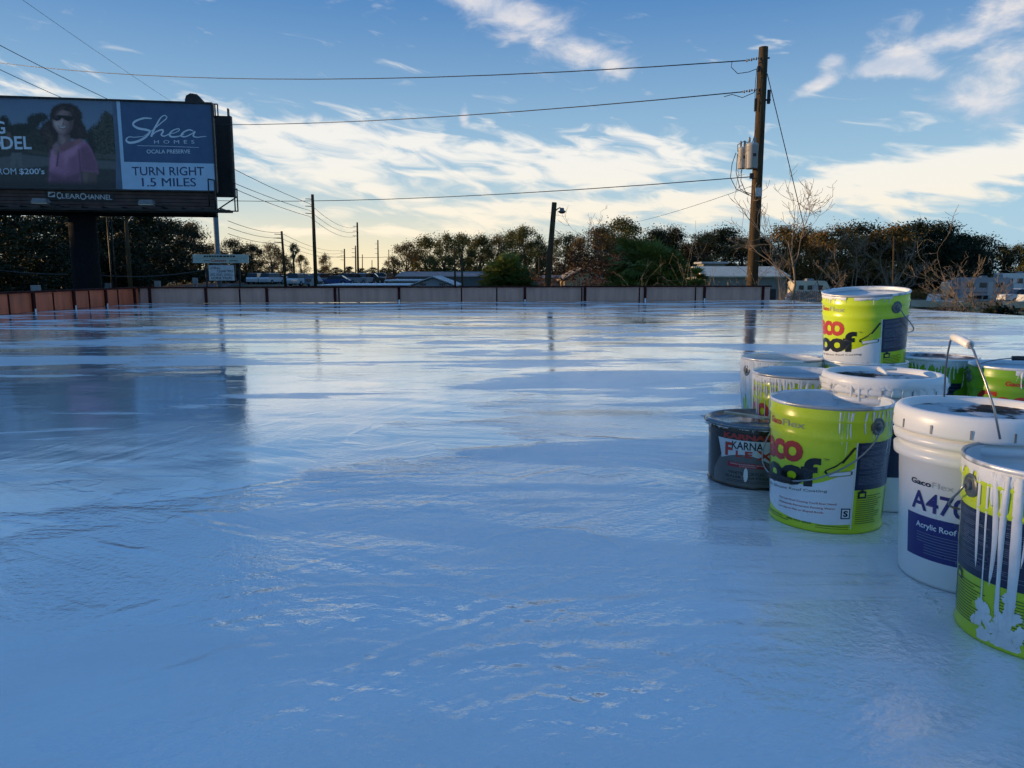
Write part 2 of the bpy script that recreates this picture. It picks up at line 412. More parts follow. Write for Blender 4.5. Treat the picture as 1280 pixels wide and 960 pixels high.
rows = []; yt = poly[5][1]
for i in range(13):
    y = -5 + (yt + 5) * i / 12
    k = (y - far_r.y) / (cR.y + .3 - far_r.y)
    xr_ = far_r.x if y <= far_r.y else far_r.x + (cR.x - far_r.x) * k
    xl_ = -8.1 + (cL.x - .15 + 8.1) * i / 12
    rows.append([(xl_ + (xr_ - xl_) * j / 8, y + ((cR.y + .3 - yt) * j / 8 if i == 12 else 0), 0) for j in range(9)])
b.add([p for r_ in rows for p in r_], [(i * 9 + j, i * 9 + j + 1, i * 9 + 10 + j, i * 9 + 9 + j) for i in range(12) for j in range(8)])
roof = tag(b.build('roof_deck', M_roof), kind='structure')
b = MB()
vs = [(x, y, -.004) for x, y in poly] + [(x, y, -.16) for x, y in poly]
b.add(vs, [(i, (i + 1) % n, (i + 1) % n + n, i + n) for i in range(n)])
b.build('fascia', mat('white_metal_edge', (.62, .63, .64), .35, var=.15), roof)
b = MB()
cx = sum(p[0] for p in poly) / n; cy = sum(p[1] for p in poly) / n
pin = [(cx + (x - cx) * .985, cy + (y - cy) * .985) for x, y in poly]
vs = [(x, y, -.1) for x, y in pin] + [(x, y, GZ - .2) for x, y in pin]
b.add(vs, [(i, (i + 1) % n, (i + 1) % n + n, i + n) for i in range(n)])
b.build('outer_wall', mat('tan_siding', (.34, .31, .26), .6, scale=3), roof)

# ------------------------------------------------------------------ parapets
M_rust = mat('red_oxide_panel', (.70, .135, .048), .5, var=.35, scale=3, stretch=(2, 1, .35), stain=(.48, .26, .20), stain_t=(.58, .72), bump=.06)
M_mauve = mat('whitewashed_panel', (.56, .31, .23), .5, var=.25, scale=2.6, stretch=(2.2, 1, .35), stain=(.50, .24, .18), stain_t=(.62, .80), bump=.06)
M_cap = mat('dark_maroon_cap', (.060, .015, .012), .85, var=.4, scale=4, spec=.1)
M_drip = mat('white_coating', (.74, .77, .78), .30, var=.15, scale=22, bump=.12)
def parapet(name, label, A, B, h, posts, mp, seams):
    """a low metal parapet from A to B; panel, cap, posts are its parts"""
    t = thing(name, label, 'parapet', A)
    d = (B - A); ln = d.length; d.normalize(); ang = math.atan2(d.y, d.x); t.rotation_euler = (0, 0, ang)
    b = MB(); b.box((ln / 2, .03, h / 2), (ln, .05, h - .01))
    b.build('panel', mp, t)
    b = MB(); b.box((ln / 2, .02, h + .012), (ln + .04, .12, .03)); b.build('cap', M_cap, t)
    rnd = random.Random(len(label))
    for p in posts:
        b = MB(); b.box((p, -.015, (h - .004) / 2 + .002), (.055, .036, h - .012)); q = b.build('post', M_cap, t)
        if rnd.random() < .5:
            b = MB(); b.box((p, -.036, .03), (.035, .006, .03 + rnd.random() * .05)); b.build('splash', M_drip, q)
    for p in seams:
        b = MB(); b.box((p, -.000, (h - .01) / 2), (.028, .012, h - .014)); b.build('seam', M_cap, t)
    return t
def px_on(A, B, pxs):
    out = []
    d = (B - A)
    for p in pxs:
        r = ray(p, 377); k = r.x / r.y
        out.append((k * A.y - A.x) / (d.x - k * d.y) * d.length)
    return out
A = Vector((cL.x, cL.y, 0)); B = Vector((cR.x, cR.y, 0)); PH = .33
posts = px_on(A, B, (188, 258, 334, 419, 499, 656, 731, 806, 880, 953))
seams = px_on(A, B, (300, 424, 577, 621, 727, 799, 869))
parapet('parapet_wall', 'low grey mauve metal parapet with dark posts along the far roof edge', A, B, PH, posts, M_mauve, seams)
B2 = Vector((lx, -4.5, 0)); A2 = Vector((cL.x - .02, cL.y - .02, 0))
d2 = (A2 - B2)
lp = px_on(B2, A2, (11, 41, 67, 92, 112, 132, 148, 168))
ln2 = d2.length; st = lp[1] - lp[0]; more = []
q = lp[0] - 1.15
while q > .3: more.append(q); q -= 1.15
parapet('parapet_wall', 'low rust red metal parapet along the left roof edge', B2, A2, PH, [lp[1], lp[3], lp[5], lp[7]] + more[0::2], M_rust, [lp[0], lp[2], lp[4], lp[6]] + more[1::2])
# lead the cap end at the right end of the far parapet
# ------------------------------------------------------------------ pails
PR, PB, PHT = .150, .138, .325
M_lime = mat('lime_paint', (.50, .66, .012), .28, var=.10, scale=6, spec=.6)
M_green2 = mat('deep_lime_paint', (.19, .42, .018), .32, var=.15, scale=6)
M_navy = mat('navy_print', (.012, .022, .06), .3, var=.2)
M_navyline = mat('pale_print', (.16, .20, .28), .4, var=.1)
M_lblue = mat('white_print', (.72, .76, .80), .3, var=.06)
M_red = mat('red_print', (.42, .035, .022), .3, var=.12)
M_blackp = mat('black_print', (.010, .012, .014), .3, var=.2)
M_dgreen = mat('dark_green_print', (.06, .11, .01), .4)
M_greyp = mat('grey_print', (.30, .34, .22), .4)
M_steel = mat('zinc_wire', (.32, .33, .34), .32, metal=.9, var=.25)
M_rim = mat('bare_steel_rim', (.36, .40, .43), .35, metal=.35, var=.3, stain=(.72, .75, .77), stain_t=(.46, .52))
M_grip = mat('black_plastic', (.016, .017, .02), .45)
M_ear = mat('ear_steel', (.16, .18, .19), .35, metal=.6)
M_inside = mat('coated_inside', (.60, .67, .72), .35, var=.12, scale=14, stain=(.40, .44, .47), bump=.2, bscale=25)
M_white_pl = mat('white_plastic', (.72, .75, .75), .35, var=.06, scale=5, stain=(.55, .55, .52), stain_t=(.62, .8))
def Rz(z, rb=PB, rt=PR, h=PHT): return rb + (rt - rb) * z / h

class Wrap:
    """flat shapes (s, z) laid round a pail; s is arc length at radius r0, theta 0 faces -Y"""
    def __init__(s, rb, rt, h): s.mb = MB(); s.g = (rb, rt, h); s.r0 = (rb + rt) / 2; s.layer = 0
    def shape(s, vs, fs, mi, off, step=.006):
        bm = bmesh.new()
        bv = [bm.verts.new((x, z, 0)) for x, z in vs]
        for f in fs:
            try: bm.faces.new([bv[i] for i in f])
            except ValueError: pass
        bmesh.ops.triangulate(bm, faces=bm.faces[:])
        xs = [x for x, z in vs]; x = math.floor(min(xs) / step) * step + step
        while x < max(xs):
            g = bm.verts[:] + bm.edges[:] + bm.faces[:]
            bmesh.ops.bisect_plane(bm, geom=g, dist=1e-6, plane_co=(x, 0, 0), plane_no=(1, 0, 0))
            x += step
        bm.normal_update()
        bmesh.ops.reverse_faces(bm, faces=[f for f in bm.faces if f.normal.z < 0])
        bm.verts.index_update()
        out = []
        rb, rt, h = s.g
        for v in bm.verts:
            th = v.co.x / s.r0; z_ = v.co.y; r = Rz(z_, rb, rt, h) + off * .7
            out.append((r * math.sin(th), -r * math.cos(th), v.co.y))
        s.mb.add(out, [tuple(v.index for v in f.verts) for f in bm.faces], mi, True)
        bm.free()
    def poly(s, pts, mi, off=.0008):
        s.shape(pts, [tuple(range(len(pts)))], mi, off)
    def rect(s, x0, x1, z0, z1, mi, off=.0008): s.poly([(x0, z0), (x1, z0), (x1, z1), (x0, z1)], mi, off)
    def text(s, body, x0, x1, z0, z1, mi, off=.0016, bold=.0, shear=0, spacing=1.0, slope=0.0):
        vs, fs = text_mesh(body, (x0, x1, z0, z1), bold, spacing, shear)
        vs = [(x, z + (x - x1) * slope) for x, z in vs]
        if vs: s.shape(vs, fs, mi, off, .007)

def drips(parent, seed, n, th0, th1, lmin, lmax, rb=PB, rt=PR, h=PHT, wmin=.003, wmax=.010, ztop=None, name='paint_drips', band=.012, thick=.0028):
    """coating that ran down the outside: a ragged collar at the rim and separate runs of real thickness"""
    rnd = random.Random(seed); b = MB(); zt = (h - .012) if ztop is None else ztop
    def run(th, w, ln, zt_):
        ns = 12; pr = 7; vs = []
        wob = rnd.uniform(-.006, .006); ph = rnd.random() * 6; fr = rnd.uniform(4, 11); am = rnd.uniform(.1, .38); w = w * rnd.uniform(.5, 1.25)
        for i in range(ns + 1):
            t = i / ns; z = zt_ - ln * t
            ww = w * (1.25 - .55 * t + am * math.sin(ph + t * fr)) * (1 if t < .88 else max(.05, math.sqrt(max(0, 1 - ((t - .88) / .12) ** 2))))
            if t > .7: ww *= 1.12
            sh = wob * math.sin(t * 3)
            for k in range(pr):
                a = -1 + 2 * k / (pr - 1)
                r = Rz(z, rb, rt, h) + .0012 + thick * math.sqrt(max(0, 1 - a * a)) * min(1, ww / .005)
                x = th + (sh + a * ww) / rt
                vs.append((r * math.sin(x), -r * math.cos(x), z))
        fs = []
        for i in range(ns):
            for k in range(pr - 1):
                fs.append((i * pr + k, i * pr + k + 1, (i + 1) * pr + k + 1, (i + 1) * pr + k))
        b.add(vs, fs, 0, True)
    for i in range(n):
        th = th0 + (th1 - th0) * (i + rnd.random()) / n
        ln = lmin + (lmax - lmin) * rnd.random() ** 1.8
        run(th, rnd.uniform(wmin, wmax) * .5, ln, zt)
    if band:
        m = max(6, int((th1 - th0) / .05)); vs = []
        for i in range(m + 1):
            th = th0 + (th1 - th0) * i / m
            lo = zt - band * (.35 + 1.3 * rnd.random())
            for (z, o) in ((zt + .004, .0018), ((zt + lo) / 2, .0032), (lo, .0006)):
                r = Rz(z, rb, rt, h) + o; vs.append((r * math.sin(th), -r * math.cos(th), z))
        b.add(vs, [(i * 3 + k, i * 3 + 3 + k, i * 3 + 4 + k, i * 3 + 1 + k) for i in range(m) for k in (0, 1)], 0, True)
    return b.build(name, M_drip, parent)

def bail(parent, th_ear, z_ear, drop, side=1, grip=True, r=PR + .012, raised=None, mgrip=None, wire=.0021):
    """wire handle between the two ears, hanging round the pail (or raised); grip is its sub-part"""
    pts = []; n = 28
    for i in range(n + 1):
        t = i / n; a = th_ear - side * PI * t
        z = z_ear - drop * math.sin(PI * t) ** .75
        rr = r + .004 * math.sin(PI * t)
        pts.append((rr * math.sin(a), -rr * math.cos(a), z))
    if raised is not None:
        pts = raised
    b = MB(); b.tube(pts, wire, 6)
    h = b.build('handle', M_steel, parent)
    if grip:
        k = len(pts) // 2; w = max(1, int(len(pts) * .09))
        b = MB(); b.tube(pts[k - w:k + w + 1], .0085, 10); b.build('grip', mgrip or M_grip, h)
    return h
def ears(parent, th, z, rb=PB, rt=PR, h=PHT):
    for a in (th, th + PI):
        b = MB(); r = Rz(z, rb, rt, h)
        def ring(rad, o):
            return [((r + o) * math.sin(a) + rad * math.cos(k * PI / 8) * math.cos(a), -(r + o) * math.cos(a) + rad * math.cos(k * PI / 8) * math.sin(a), z + rad * math.sin(k * PI / 8)) for k in range(16)]
        rs = [ring(.022, -.002), ring(.0215, .003), ring(.018, .0045), ring(.014, .003), ring(.0095, .004), ring(.0085, .009), ring(.004, .010)]
        for i in range(len(rs) - 1):
            b.add(rs[i] + rs[i + 1], [(k, (k + 1) % 16, 16 + (k + 1) % 16, 16 + k) for k in range(16)], 0, True)
        b.add(rs[-1], [tuple(range(16))], 0)
        e = b.build('ear', M_ear, parent)
def gaco_label(parent, words=True):
    w = Wrap(PB, PR, PHT)
    mats = [M_lblue, M_navy, M_navyline, M_red, M_blackp, M_dgreen, M_greyp, M_lime]
    # white swoosh, rising to the right, with a green foot below
    top = [(-.235, .150), (-.20, .132), (-.14, .120), (-.09, .116), (-.05, .120), (-.01, .132), (.03, .150), (.066, .172)]
    bot = [(.066, .026), (.0, .022), (-.08, .024), (-.15, .032), (-.235, .050)]
    w.poly(top + bot, 0)
    w.rect(.0665, .0695, .012, .245, 0, .0009)
    w.rect(.070, .335, .115, .236, 1)
    # print on the dark block and the green foot: rows of small type, columns
    rnd = random.Random(5)
    z = .228
    while z > .122:
        for (a, b_) in ((.078, .168), (.176, .245), (.252, .328)):
            w.rect(a, b_ - rnd.random() ** 2 * .06, z, z + .0009, 2, .0014)
        z -= .0034 if rnd.random() > .16 else .0085
    z = .098
    while z > .022:
        w.rect(.078, .078 + .06 + rnd.random() * .03, z, z + .0017, 5, .0014); w.rect(.185, .30 - rnd.random() * .03, z, z + .0015, 5, .0014)
        z -= .0055
    # little house mark
    w.poly([(.080, .094), (.080, .108), (.076, .108), (.092, .116), (.108, .108), (.104, .108), (.104, .094)], 4, .0017)
    w.rect(.085, .099, .098, .106, 7, .0021)
    if words:
        w.text('Gaco', -.178, -.126, .262, .279, 3, bold=.03)
        w.text('Flex', -.122, -.056, .263, .280, 6, bold=.01)
        w.text('Gaco', -.275, -.058, .174, .254, 3, bold=.035, spacing=.9, slope=.06)
        w.text('Roof', -.262, -.014, .118, .194, 4, bold=.04, spacing=.9, slope=.10)
        w.text('TM', -.008, .004, .188, .194, 4)
        w.text('100% Silicone Roof Coating', -.20, .004, .105, .114, 4, slope=.10)
        w.text('The Last Roof Coating You\'ll Ever Need', -.13, .028, .074, .0805, 3, bold=.01, slope=.05)
        w.text('Withstands Permanent Ponding Water', -.13, .026, .062, .0685, 3, bold=.01, slope=.05)
        w.text('For Use on Flat or Sloped Roofs', -.13, -.002, .049, .0555, 3, bold=.01, slope=.05)
        w.text('888 422 6966', -.10, -.03, .0185, .0235, 5, bold=.02)
        for k in range(3): w.rect(-.19, -.115 + .02 * k, .020 - .006 * k, .0222 - .006 * k, 5, .0012)
        for k in range(2): w.rect(-.02, .062, .018 - .006 * k, .0198 - .006 * k, 5, .0012)
        # square mark
        w.rect(.040, .064, .040, .068, 4, .0014); w.rect(.043, .061, .043, .065, 0, .0018)
        w.text('S', .046, .058, .046, .062, 4, .0022, bold=.04)
    # painted roller with its bent wire
    w.poly([(.004, .146), (.004, .158), (.058, .166), (.058, .153)], 6, .0013)
    w.poly([(.006, .149), (.006, .157), (.056, .164), (.056, .156)], 0, .0017)
    w.poly([(.058, .155), (.061, .156), (.061, .165), (.058, .164)], 4, .0017)
    w.poly([(.002, .152), (-.006, .158), (-.004, .164), (.020, .178), (.034, .190), (.036, .188), (.022, .175), (-.001, .162), (.003, .155)], 4, .0017)
    w.poly([(.032, .187), (.060, .226), (.066, .224), (.037, .184)], 4, .0021)
    return w.mb.build('label', mats, parent, fix=False)

def steel_pail(label, pos, rz, seed, filled=.26, tilt=None, words=True, th_ear=R(48), body_mat=None, name='paint_pail', lid=None):
    t = thing(name, label, 'pail', pos, rz, 'lime green coating pails')
    if tilt: t.rotation_euler = (tilt[0], tilt[1], rz)
    b = MB()
    o = [(PB - .006, .004), (PB + .001, 0), (PB + .003, .004), (PB + .0015, .010)]
    for z in np.arange(.020, .232, .012): o.append((Rz(float(z)), float(z)))
    o += [(Rz(.240), .236), (Rz(.243) + .003, .243), (Rz(.25), .250), (Rz(.28), .282), (Rz(.288) + .003, .288), (Rz(.294), .294), (PR - .001, .316)]
    b.lathe(o, 128, 0)
    b.lathe([(PR - .001, .316), (PR + .002, .318), (PR + .0032, .3215), (PR + .002, .325), (PR - .0005, .326), (PR - .004, .3235), (PR - .004, .317)], 64, 1)
    b.build('body', [body_mat or M_lime, M_rim], t)
    if lid:
        b = MB(); b.lathe([(PR - .0055, .321), (PR - .012, .312), (.10, .311), (.05, .313), (.001, .312)], 64, 0); b.build('lid', lid, t)
    else:
        b = MB(); q = filled
        b.lathe([(PR - .0055, .321), (Rz(.3) - .004, .300), (Rz(q) - .005, q + .012), (Rz(q) - .013, q + .002), (.10, q), (.05, q + .003), (.001, q + .001)], 64, 0)
        b.build('coated_lining', M_inside, t)
    ears(t, th_ear, .276)
    gaco_label(t, words)
    return t
def face(P): return -math.atan2(P.x, P.y)
def spot(px, py, z): 
    v = hitz(px, py, z); return Vector((v.x, v.y, 0))
pA = spot(1039, 497.5, .325); pC = spot(977, 446.0, .325); pD = spot(1000, 464.5, .325)
pE = spot(1104, 465, .372); pG = spot(1226, 508, .372); pH = spot(1326, 574, .325)
pF = spot(946, 521, .20); pI = spot(1170, 445, .325); pJ = spot(1271, 455.5, .325)
pK = spot(1080, 449, .325)
t = steel_pail('front lime pail with clean lettering and a drooping wire handle', pA, face(pA), 1, .275)
drips(t, 11, 6, R(8), R(24), .02, .12, wmin=.002, wmax=.004, band=0)
drips(t, 12, 6, R(32), R(64), .03, .085, wmin=.002, wmax=.005, band=0)
drips(t, 14, 4, R(66), R(88), .05, .16, wmin=.002, wmax=.004, band=0)
bail(t, R(48), .276, .150)
t = steel_pail('lime pail streaked with white coating, just behind the black can', pD, face(pD) - R(14), 2, .29)
drips(t, 21, 60, R(-100), R(95), .05, .27, wmin=.004, wmax=.009, band=.016)
t = steel_pail('pail almost wholly whitened by runs of coating, leftmost in the back', pC, face(pC) + R(75), 3, .29)
drips(t, 31, 95, R(-200), R(-14), .12, .31, wmin=.006, wmax=.013, band=.02)
drips(t, 32, 30, R(-14), R(40), .01, .09, wmin=.003, wmax=.008, band=.012)
t = steel_pail('pail holding up the topmost pail, half hidden by the white lidded bucket', pK, face(pK) + R(150), 4, .12)
drips(t, 41, 40, R(-180), R(180), .01, .07, wmin=.003, wmax=.008, band=.012)
# topmost pail, nested askew in the one below
pT = Vector((pK.x, pK.y, .262))
t = steel_pail('topmost lime green pail, stacked askew inside the pail below it', pT, face(pK) - R(4), 5, .30, tilt=(R(5.5), R(-1.5)))
drips(t, 51, 7, R(-75), R(-20), .006, .03, wmin=.002, wmax=.004, band=.005)
drips(t, 52, 8, R(-10), R(40), .005, .03, wmin=.002, wmax=.004, band=.005)
bail(t, R(48), .276, .125, side=-1)
M_lidmuck = mat('mucky_lid_top', (.50, .55, .60), .3, var=.15, scale=9, stain=(.035, .032, .032), stain_t=(.44, .52))
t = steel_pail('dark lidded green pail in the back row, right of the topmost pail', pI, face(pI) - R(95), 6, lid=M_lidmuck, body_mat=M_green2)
drips(t, 61, 34, R(-10), R(190), .02, .13, wmin=.004, wmax=.010, band=.012)
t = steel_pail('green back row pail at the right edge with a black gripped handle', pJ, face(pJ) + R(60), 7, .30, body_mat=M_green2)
drips(t, 71, 22, R(-60), R(-15), .01, .06, wmin=.003, wmax=.008, band=.010)
pts = []
for i in range(25):
    a = -PI * .98 + PI * 1.0 * i / 24 + PI * .02
    pts.append((.158 * math.cos(a - R(4)), -.02 + .150 * math.sin(a) * .55 + .07, .276 + .075 * math.sin(-a)))
hh = bail(t, R(48), .276, 0, raised=pts)
hh.rotation_euler = (0, 0, -t.rotation_euler[2] - R(8))
t = steel_pail('lime green pail with thick white runs down its side, nearest the camera', pH, face(pH) - R(104), 8, .25, words=True)
drips(t, 81, 9, R(54), R(112), .14, .31, wmin=.003, wmax=.008, band=.0, thick=.0022)
drips(t, 82, 15, R(30), R(190), .02, .14, wmin=.003, wmax=.008, band=.016, thick=.003)
drips(t, 84, 3, R(72), R(96), .24, .315, wmin=.009, wmax=.015, band=.0, thick=.004)
bail(t, R(48), .276, .10, side=1)
b = MB(); rnd = random.Random(8)
for k in range(30):
    th = R(80) + rnd.gauss(0, .15); z = .012 + abs(rnd.gauss(0, .030)); r = Rz(z) + .0008 + .00004 * k; sz = rnd.uniform(.002, .013) if k > 3 else rnd.uniform(.012, .018)
    n_ = 22; ph = [rnd.random() * 6 for _ in range(3)]
    ring = []
    for i in range(n_):
        a = i * 2 * PI / n_; q = sz * (1 + .28 * math.sin(2 * a + ph[0]) + .22 * math.sin(3 * a + ph[1]) + .16 * math.sin(7 * a + ph[2]))
        ring.append((th + q * math.cos(a) / PR, max(.003, z + q * 1.25 * math.sin(a))))
    inn = [(th + (x - th) * .6, z + (y - z) * .6) for x, y in ring]
    vs = [(r * math.sin(x), -r * math.cos(x), y) for x, y in ring] + [((r + .0010) * math.sin(x), -(r + .0010) * math.cos(x), y) for x, y in inn]
    b.add(vs, [(i, (i + 1) % n_, n_ + (i + 1) % n_, n_ + i) for i in range(n_)] + [tuple(range(n_, 2 * n_))], 0, True)
b.build('splatter', M_drip, t, fix=False)

# ---- white plastic buckets with lids
M_lidtop = mat('dirty_lid_recess', (.055, .040, .033), .85, var=.6, scale=16, stain=(.50, .53, .55), stain_t=(.45, .52), spec=.12)
def plastic_bucket(label, pos, rz, lift=.0):
    t = thing('plastic_bucket', label, 'bucket', pos, rz, 'white plastic coating buckets')
    H = .372
    rb, rt, h = .132, .151, .335
    b = MB()
    b.lathe([(.02, .003), (rb - .006, .003), (rb - .001, .001), (rb + .001, .008), (Rz(.15, rb, rt, h), .15), (Rz(.262, rb, rt, h), .262),
             (Rz(.264, rb, rt, h) + .011, .266), (Rz(.27, rb, rt, h) + .012, .283), (Rz(.285, rb, rt, h) + .002, .286), (Rz(.30, rb, rt, h), .298),
             (Rz(.30, rb, rt, h) + .010, .300), (rt + .011, .314), (rt + .002, .317), (rt, .334)], 128, 0)
    b.build('body', M_white_pl, t)
    b = MB()
    b.lathe([(rt + .004, .322), (rt + .011, .324), (rt + .013, .330), (rt + .012, .352), (rt + .010, .364), (rt + .004, .371), (rt - .006, .372), (rt - .014, .368), (rt - .017, .356)], 64, 0)
    for k in range(14):
        a = 2 * PI * k / 14
        b.box(((rt + .0125) * math.sin(a), -(rt + .0125) * math.cos(a), .338), (.004, .003, .018), 1, rz=a)
    lid = b.build('lid', [M_white_pl, mat('grey_plastic_nick', (.22, .24, .25), .5)], t)
    b = MB(); b.lathe([(rt - .017, .357), (.09, .355), (.088, .357), (.001, .3565)], 64, 0); b.build('lid_recess', M_lidtop, lid)
    w = Wrap(rb, rt, h)
    navy2 = mat('cobalt_print', (.018, .022, .17), .3, var=.1)
    w.rect(-.125, .14, .058, .150, 0)
    w.text('Acrylic Roof Coating', -.098, .045, .120, .136, 1, bold=.02)
    rnd = random.Random(3)
    for k in range(8): w.rect(-.095 + (.018 if k > 3 else 0), .05 + rnd.random() * .05, .112 - k * .006, .1135 - k * .006, 2, .0014)
    w.text('GacoFlex'[:4], -.115, -.066, .214, .226, 3, bold=.03)
    w.text('Flex', -.064, -.022, .2145, .2265, 4)
    w.text('A470', -.112, .004, .160, .202, 0, bold=.02)
    w.text('Gaco Western', -.01, .06, .064, .070, 2)
    w.mb.build('label', [navy2, M_lblue, M_navyline, M_navy, mat('pale_grey_print', (.5, .53, .56), .4)], t, fix=False)
    return t, rt
t, rt = plastic_bucket('white lidded bucket with blue label and an upright white gripped handle', pG, face(pG) - R(4))
# handle standing up and leaning back: ears left-back and right-front as in the photo
e0 = hitz(1182, 492, .30) - pG; e1 = hitz(1252, 560, .30) - pG
def loc_of(px, py, Y): 
    return at(px, py, Y) - pG
ya = pG.y
pts = [loc_of(1250, 549, ya - .17), loc_of(1243, 512, ya - .16), loc_of(1232, 478, ya - .14), loc_of(1222, 452, ya - .11), loc_of(1217, 438, ya - .09), loc_of(1212, 431, ya - .07),
       loc_of(1203, 426, ya - .01), loc_of(1193, 421.5, ya + .05), loc_of(1188, 426, ya + .07), loc_of(1185, 440, ya + .09), loc_of(1182, 462, ya + .12), loc_of(1180, 500, ya + .145)]
b = MB(); b.tube(pts, .0022, 6); hd = b.build('handle', M_steel, t); hd.rotation_euler = (0, 0, -t.rotation_euler[2])
b = MB(); b.tube(pts[5:8], .0088, 12); b.tube(pts[5:8], .0062, 10); b.build('grip', mat('white_grip', (.78, .78, .76), .35), hd)
t2, rt = plastic_bucket('white lidded bucket in the middle of the cluster, behind the front lime pail', pE, face(pE) + R(78))
drips(t2, 91, 20, R(-160), R(0), .01, .05, rb=.132, rt=.1635, h=.335, ztop=.352, wmin=.003, wmax=.008, band=.01, thick=.002)
w = Wrap(.132, .151, .335)
w.rect(-.27, -.06, .10, .25, 0, .0012)
o = w.mb.build('rear_label', [M_navy], t2, fix=False); 
b = MB(); b.tube([(-.05, -.02, .374), (0, .01, .380), (.045, .0, .379), (.07, -.02, .374)], [.004, .008, .007, .003], 8); b.build('coating_lump', M_drip, t2)

# ---- the black can
def black_can():
    rb, rt, h = .143, .147, .200
    t = thing('roof_cement_can', 'short black can with a red and white label, leftmost in front', 'can', pF, face(pF) + R(2))
    b = MB()
    b.lathe([(rb - .01, .004), (rb + .001, 0), (rb + .003, .004), (rb, .010)] + [(Rz(float(z), rb, rt, h), float(z)) for z in np.arange(.02, .165, .012)] + [(Rz(.168, rb, rt, h), .168), (rt + .003, .173), (rt, .178), (rt, .186)], 128, 0)
    b.build('body', mat('gloss_black_tin', (.012, .012, .013), .22, var=.3), t)
    b = MB()
    b.lathe([(rt, .184), (rt + .014, .187), (rt + .016, .191), (rt + .010, .197), (rt + .001, .200), (rt - .006, .196), (rt - .010, .186), (.10, .185), (.06, .188), (.001, .187)], 64, 0)
    lid = b.build('lid', mat('coated_tin_lid', (.12, .15, .18), .16, metal=.3, var=.4, scale=10, stain=(.66, .70, .73), stain_t=(.52, .6)), t)
    for a in (-100, -60, 20, 80, 140, 200):
        b = MB(); b.box(((rt + .020) * math.sin(R(a)), -(rt + .020) * math.cos(R(a)), .1895), (.016, .018, .003), 0, rz=R(a)); b.build('lug', M_rim, lid)
    w = Wrap(rb, rt, h)
    wh = mat('label_white', (.62, .64, .66), .3); ol = mat('olive_print', (.055, .058, .035), .35); gy = mat('silver_print', (.12, .124, .13), .35)
    # grey ground, white hourglass, olive right flank, red maker's bar
    w.poly([(-.148, .008), (.118, .006), (.112, .05), (.085, .10), (.06, .12), (-.10, .12), (-.125, .08), (-.146, .045)], 2, .0006)
    w.poly([(.235, .172), (-.235, .172), (-.235, .150), (.235, .150)], 5, .0005)
    L_ = [(-.128, .150), (-.120, .125), (-.113, .10), (-.112, .088)]; Rr = [(.060, .072), (.066, .10), (.083, .130), (.096, .150)]
    arch = [(.06 - (.172) * k / 10, .072 + .026 * math.sin(PI * k / 10) + .016 * k / 10) for k in range(11)]
    w.poly(Rr + L_ + arch[::-1][1:-1], 1, .0010)
    w.poly([(.120, .006), (.235, .006), (.235, .150), (.098, .150), (.080, .125), (.075, .10), (.086, .072), (.105, .048), (.116, .03)], 3, .0010)
    w.text('KARNAK', -.105, .050, .152, .170, 4, bold=.05, spacing=.95)
    w.text('KARNA', -.075, .018, .122, .146, 5, bold=.02)
    w.text('F', -.098, -.072, .098, .140, 4, bold=.04); w.text('L', -.062, -.045, .098, .118, 4, bold=.05); w.text('E', -.034, -.012, .098, .118, 4, bold=.05)
    w.poly([(-.002, .123), (.010, .123), (.064, .078), (.052, .080)], 4, .0016); w.poly([(-.002, .094), (.012, .094), (.062, .130), (.054, .130)], 4, .0018)
    w.rect(-.088, .030, .066, .081, 6, .0016)
    w.text('WHITE ELASTOMERIC ROOF', -.08, .022, .074, .078, 1, .002); w.text('COATING', -.05, -.0, .0685, .072, 1, .002)
    w.text('WHITE ACRYLIC', -.085, .026, .044, .053, 5, bold=.02); w.text('SEALER COATING', -.095, .036, .032, .040, 5, bold=.02)
    for k in range(2): w.rect(-.09, .04, .025 - k * .005, .0265 - k * .005, 5, .0014)
    w.mb.build('label', [gy, wh, gy, ol, M_red, M_blackp, mat('crimson_bar', (.34, .02, .035), .3)], t, fix=False)
    b = MB()
    b.add([(Rz(.04, rb, rt, h) * math.sin(x) * 1.02, -Rz(.04, rb, rt, h) * math.cos(x) * 1.02, z) for x, z in [(-.20 + .045 * math.cos(a), .045 + .022 * math.sin(a)) for a in [k * PI / 8 for k in range(16)]]], [tuple(range(16))])
    b.build('splash', M_drip, t)
    drips(t, 101, 16, R(-100), R(100), .003, .020, rb=rb, rt=rt + .012, h=h, ztop=.190, wmin=.002, wmax=.006, band=.004, thick=.002)
    return t
t = black_can()
P0 = pF + Vector((-.055, .03, .193)); 
b = MB(); b.box((0, 0, 0), (.19, .026, .006)); st_ = b.build('paint_stick', mat('stirring_wood', (.36, .33, .24), .5, var=.3, stain=(.7, .72, .74), stain_t=(.5, .6)))
st_.location = pF + Vector((-.005, .005, .200)); st_.rotation_euler = (0, R(4), R(-24)); tag(st_, 'wooden stirring stick lying across the black can\'s lid', 'stick')

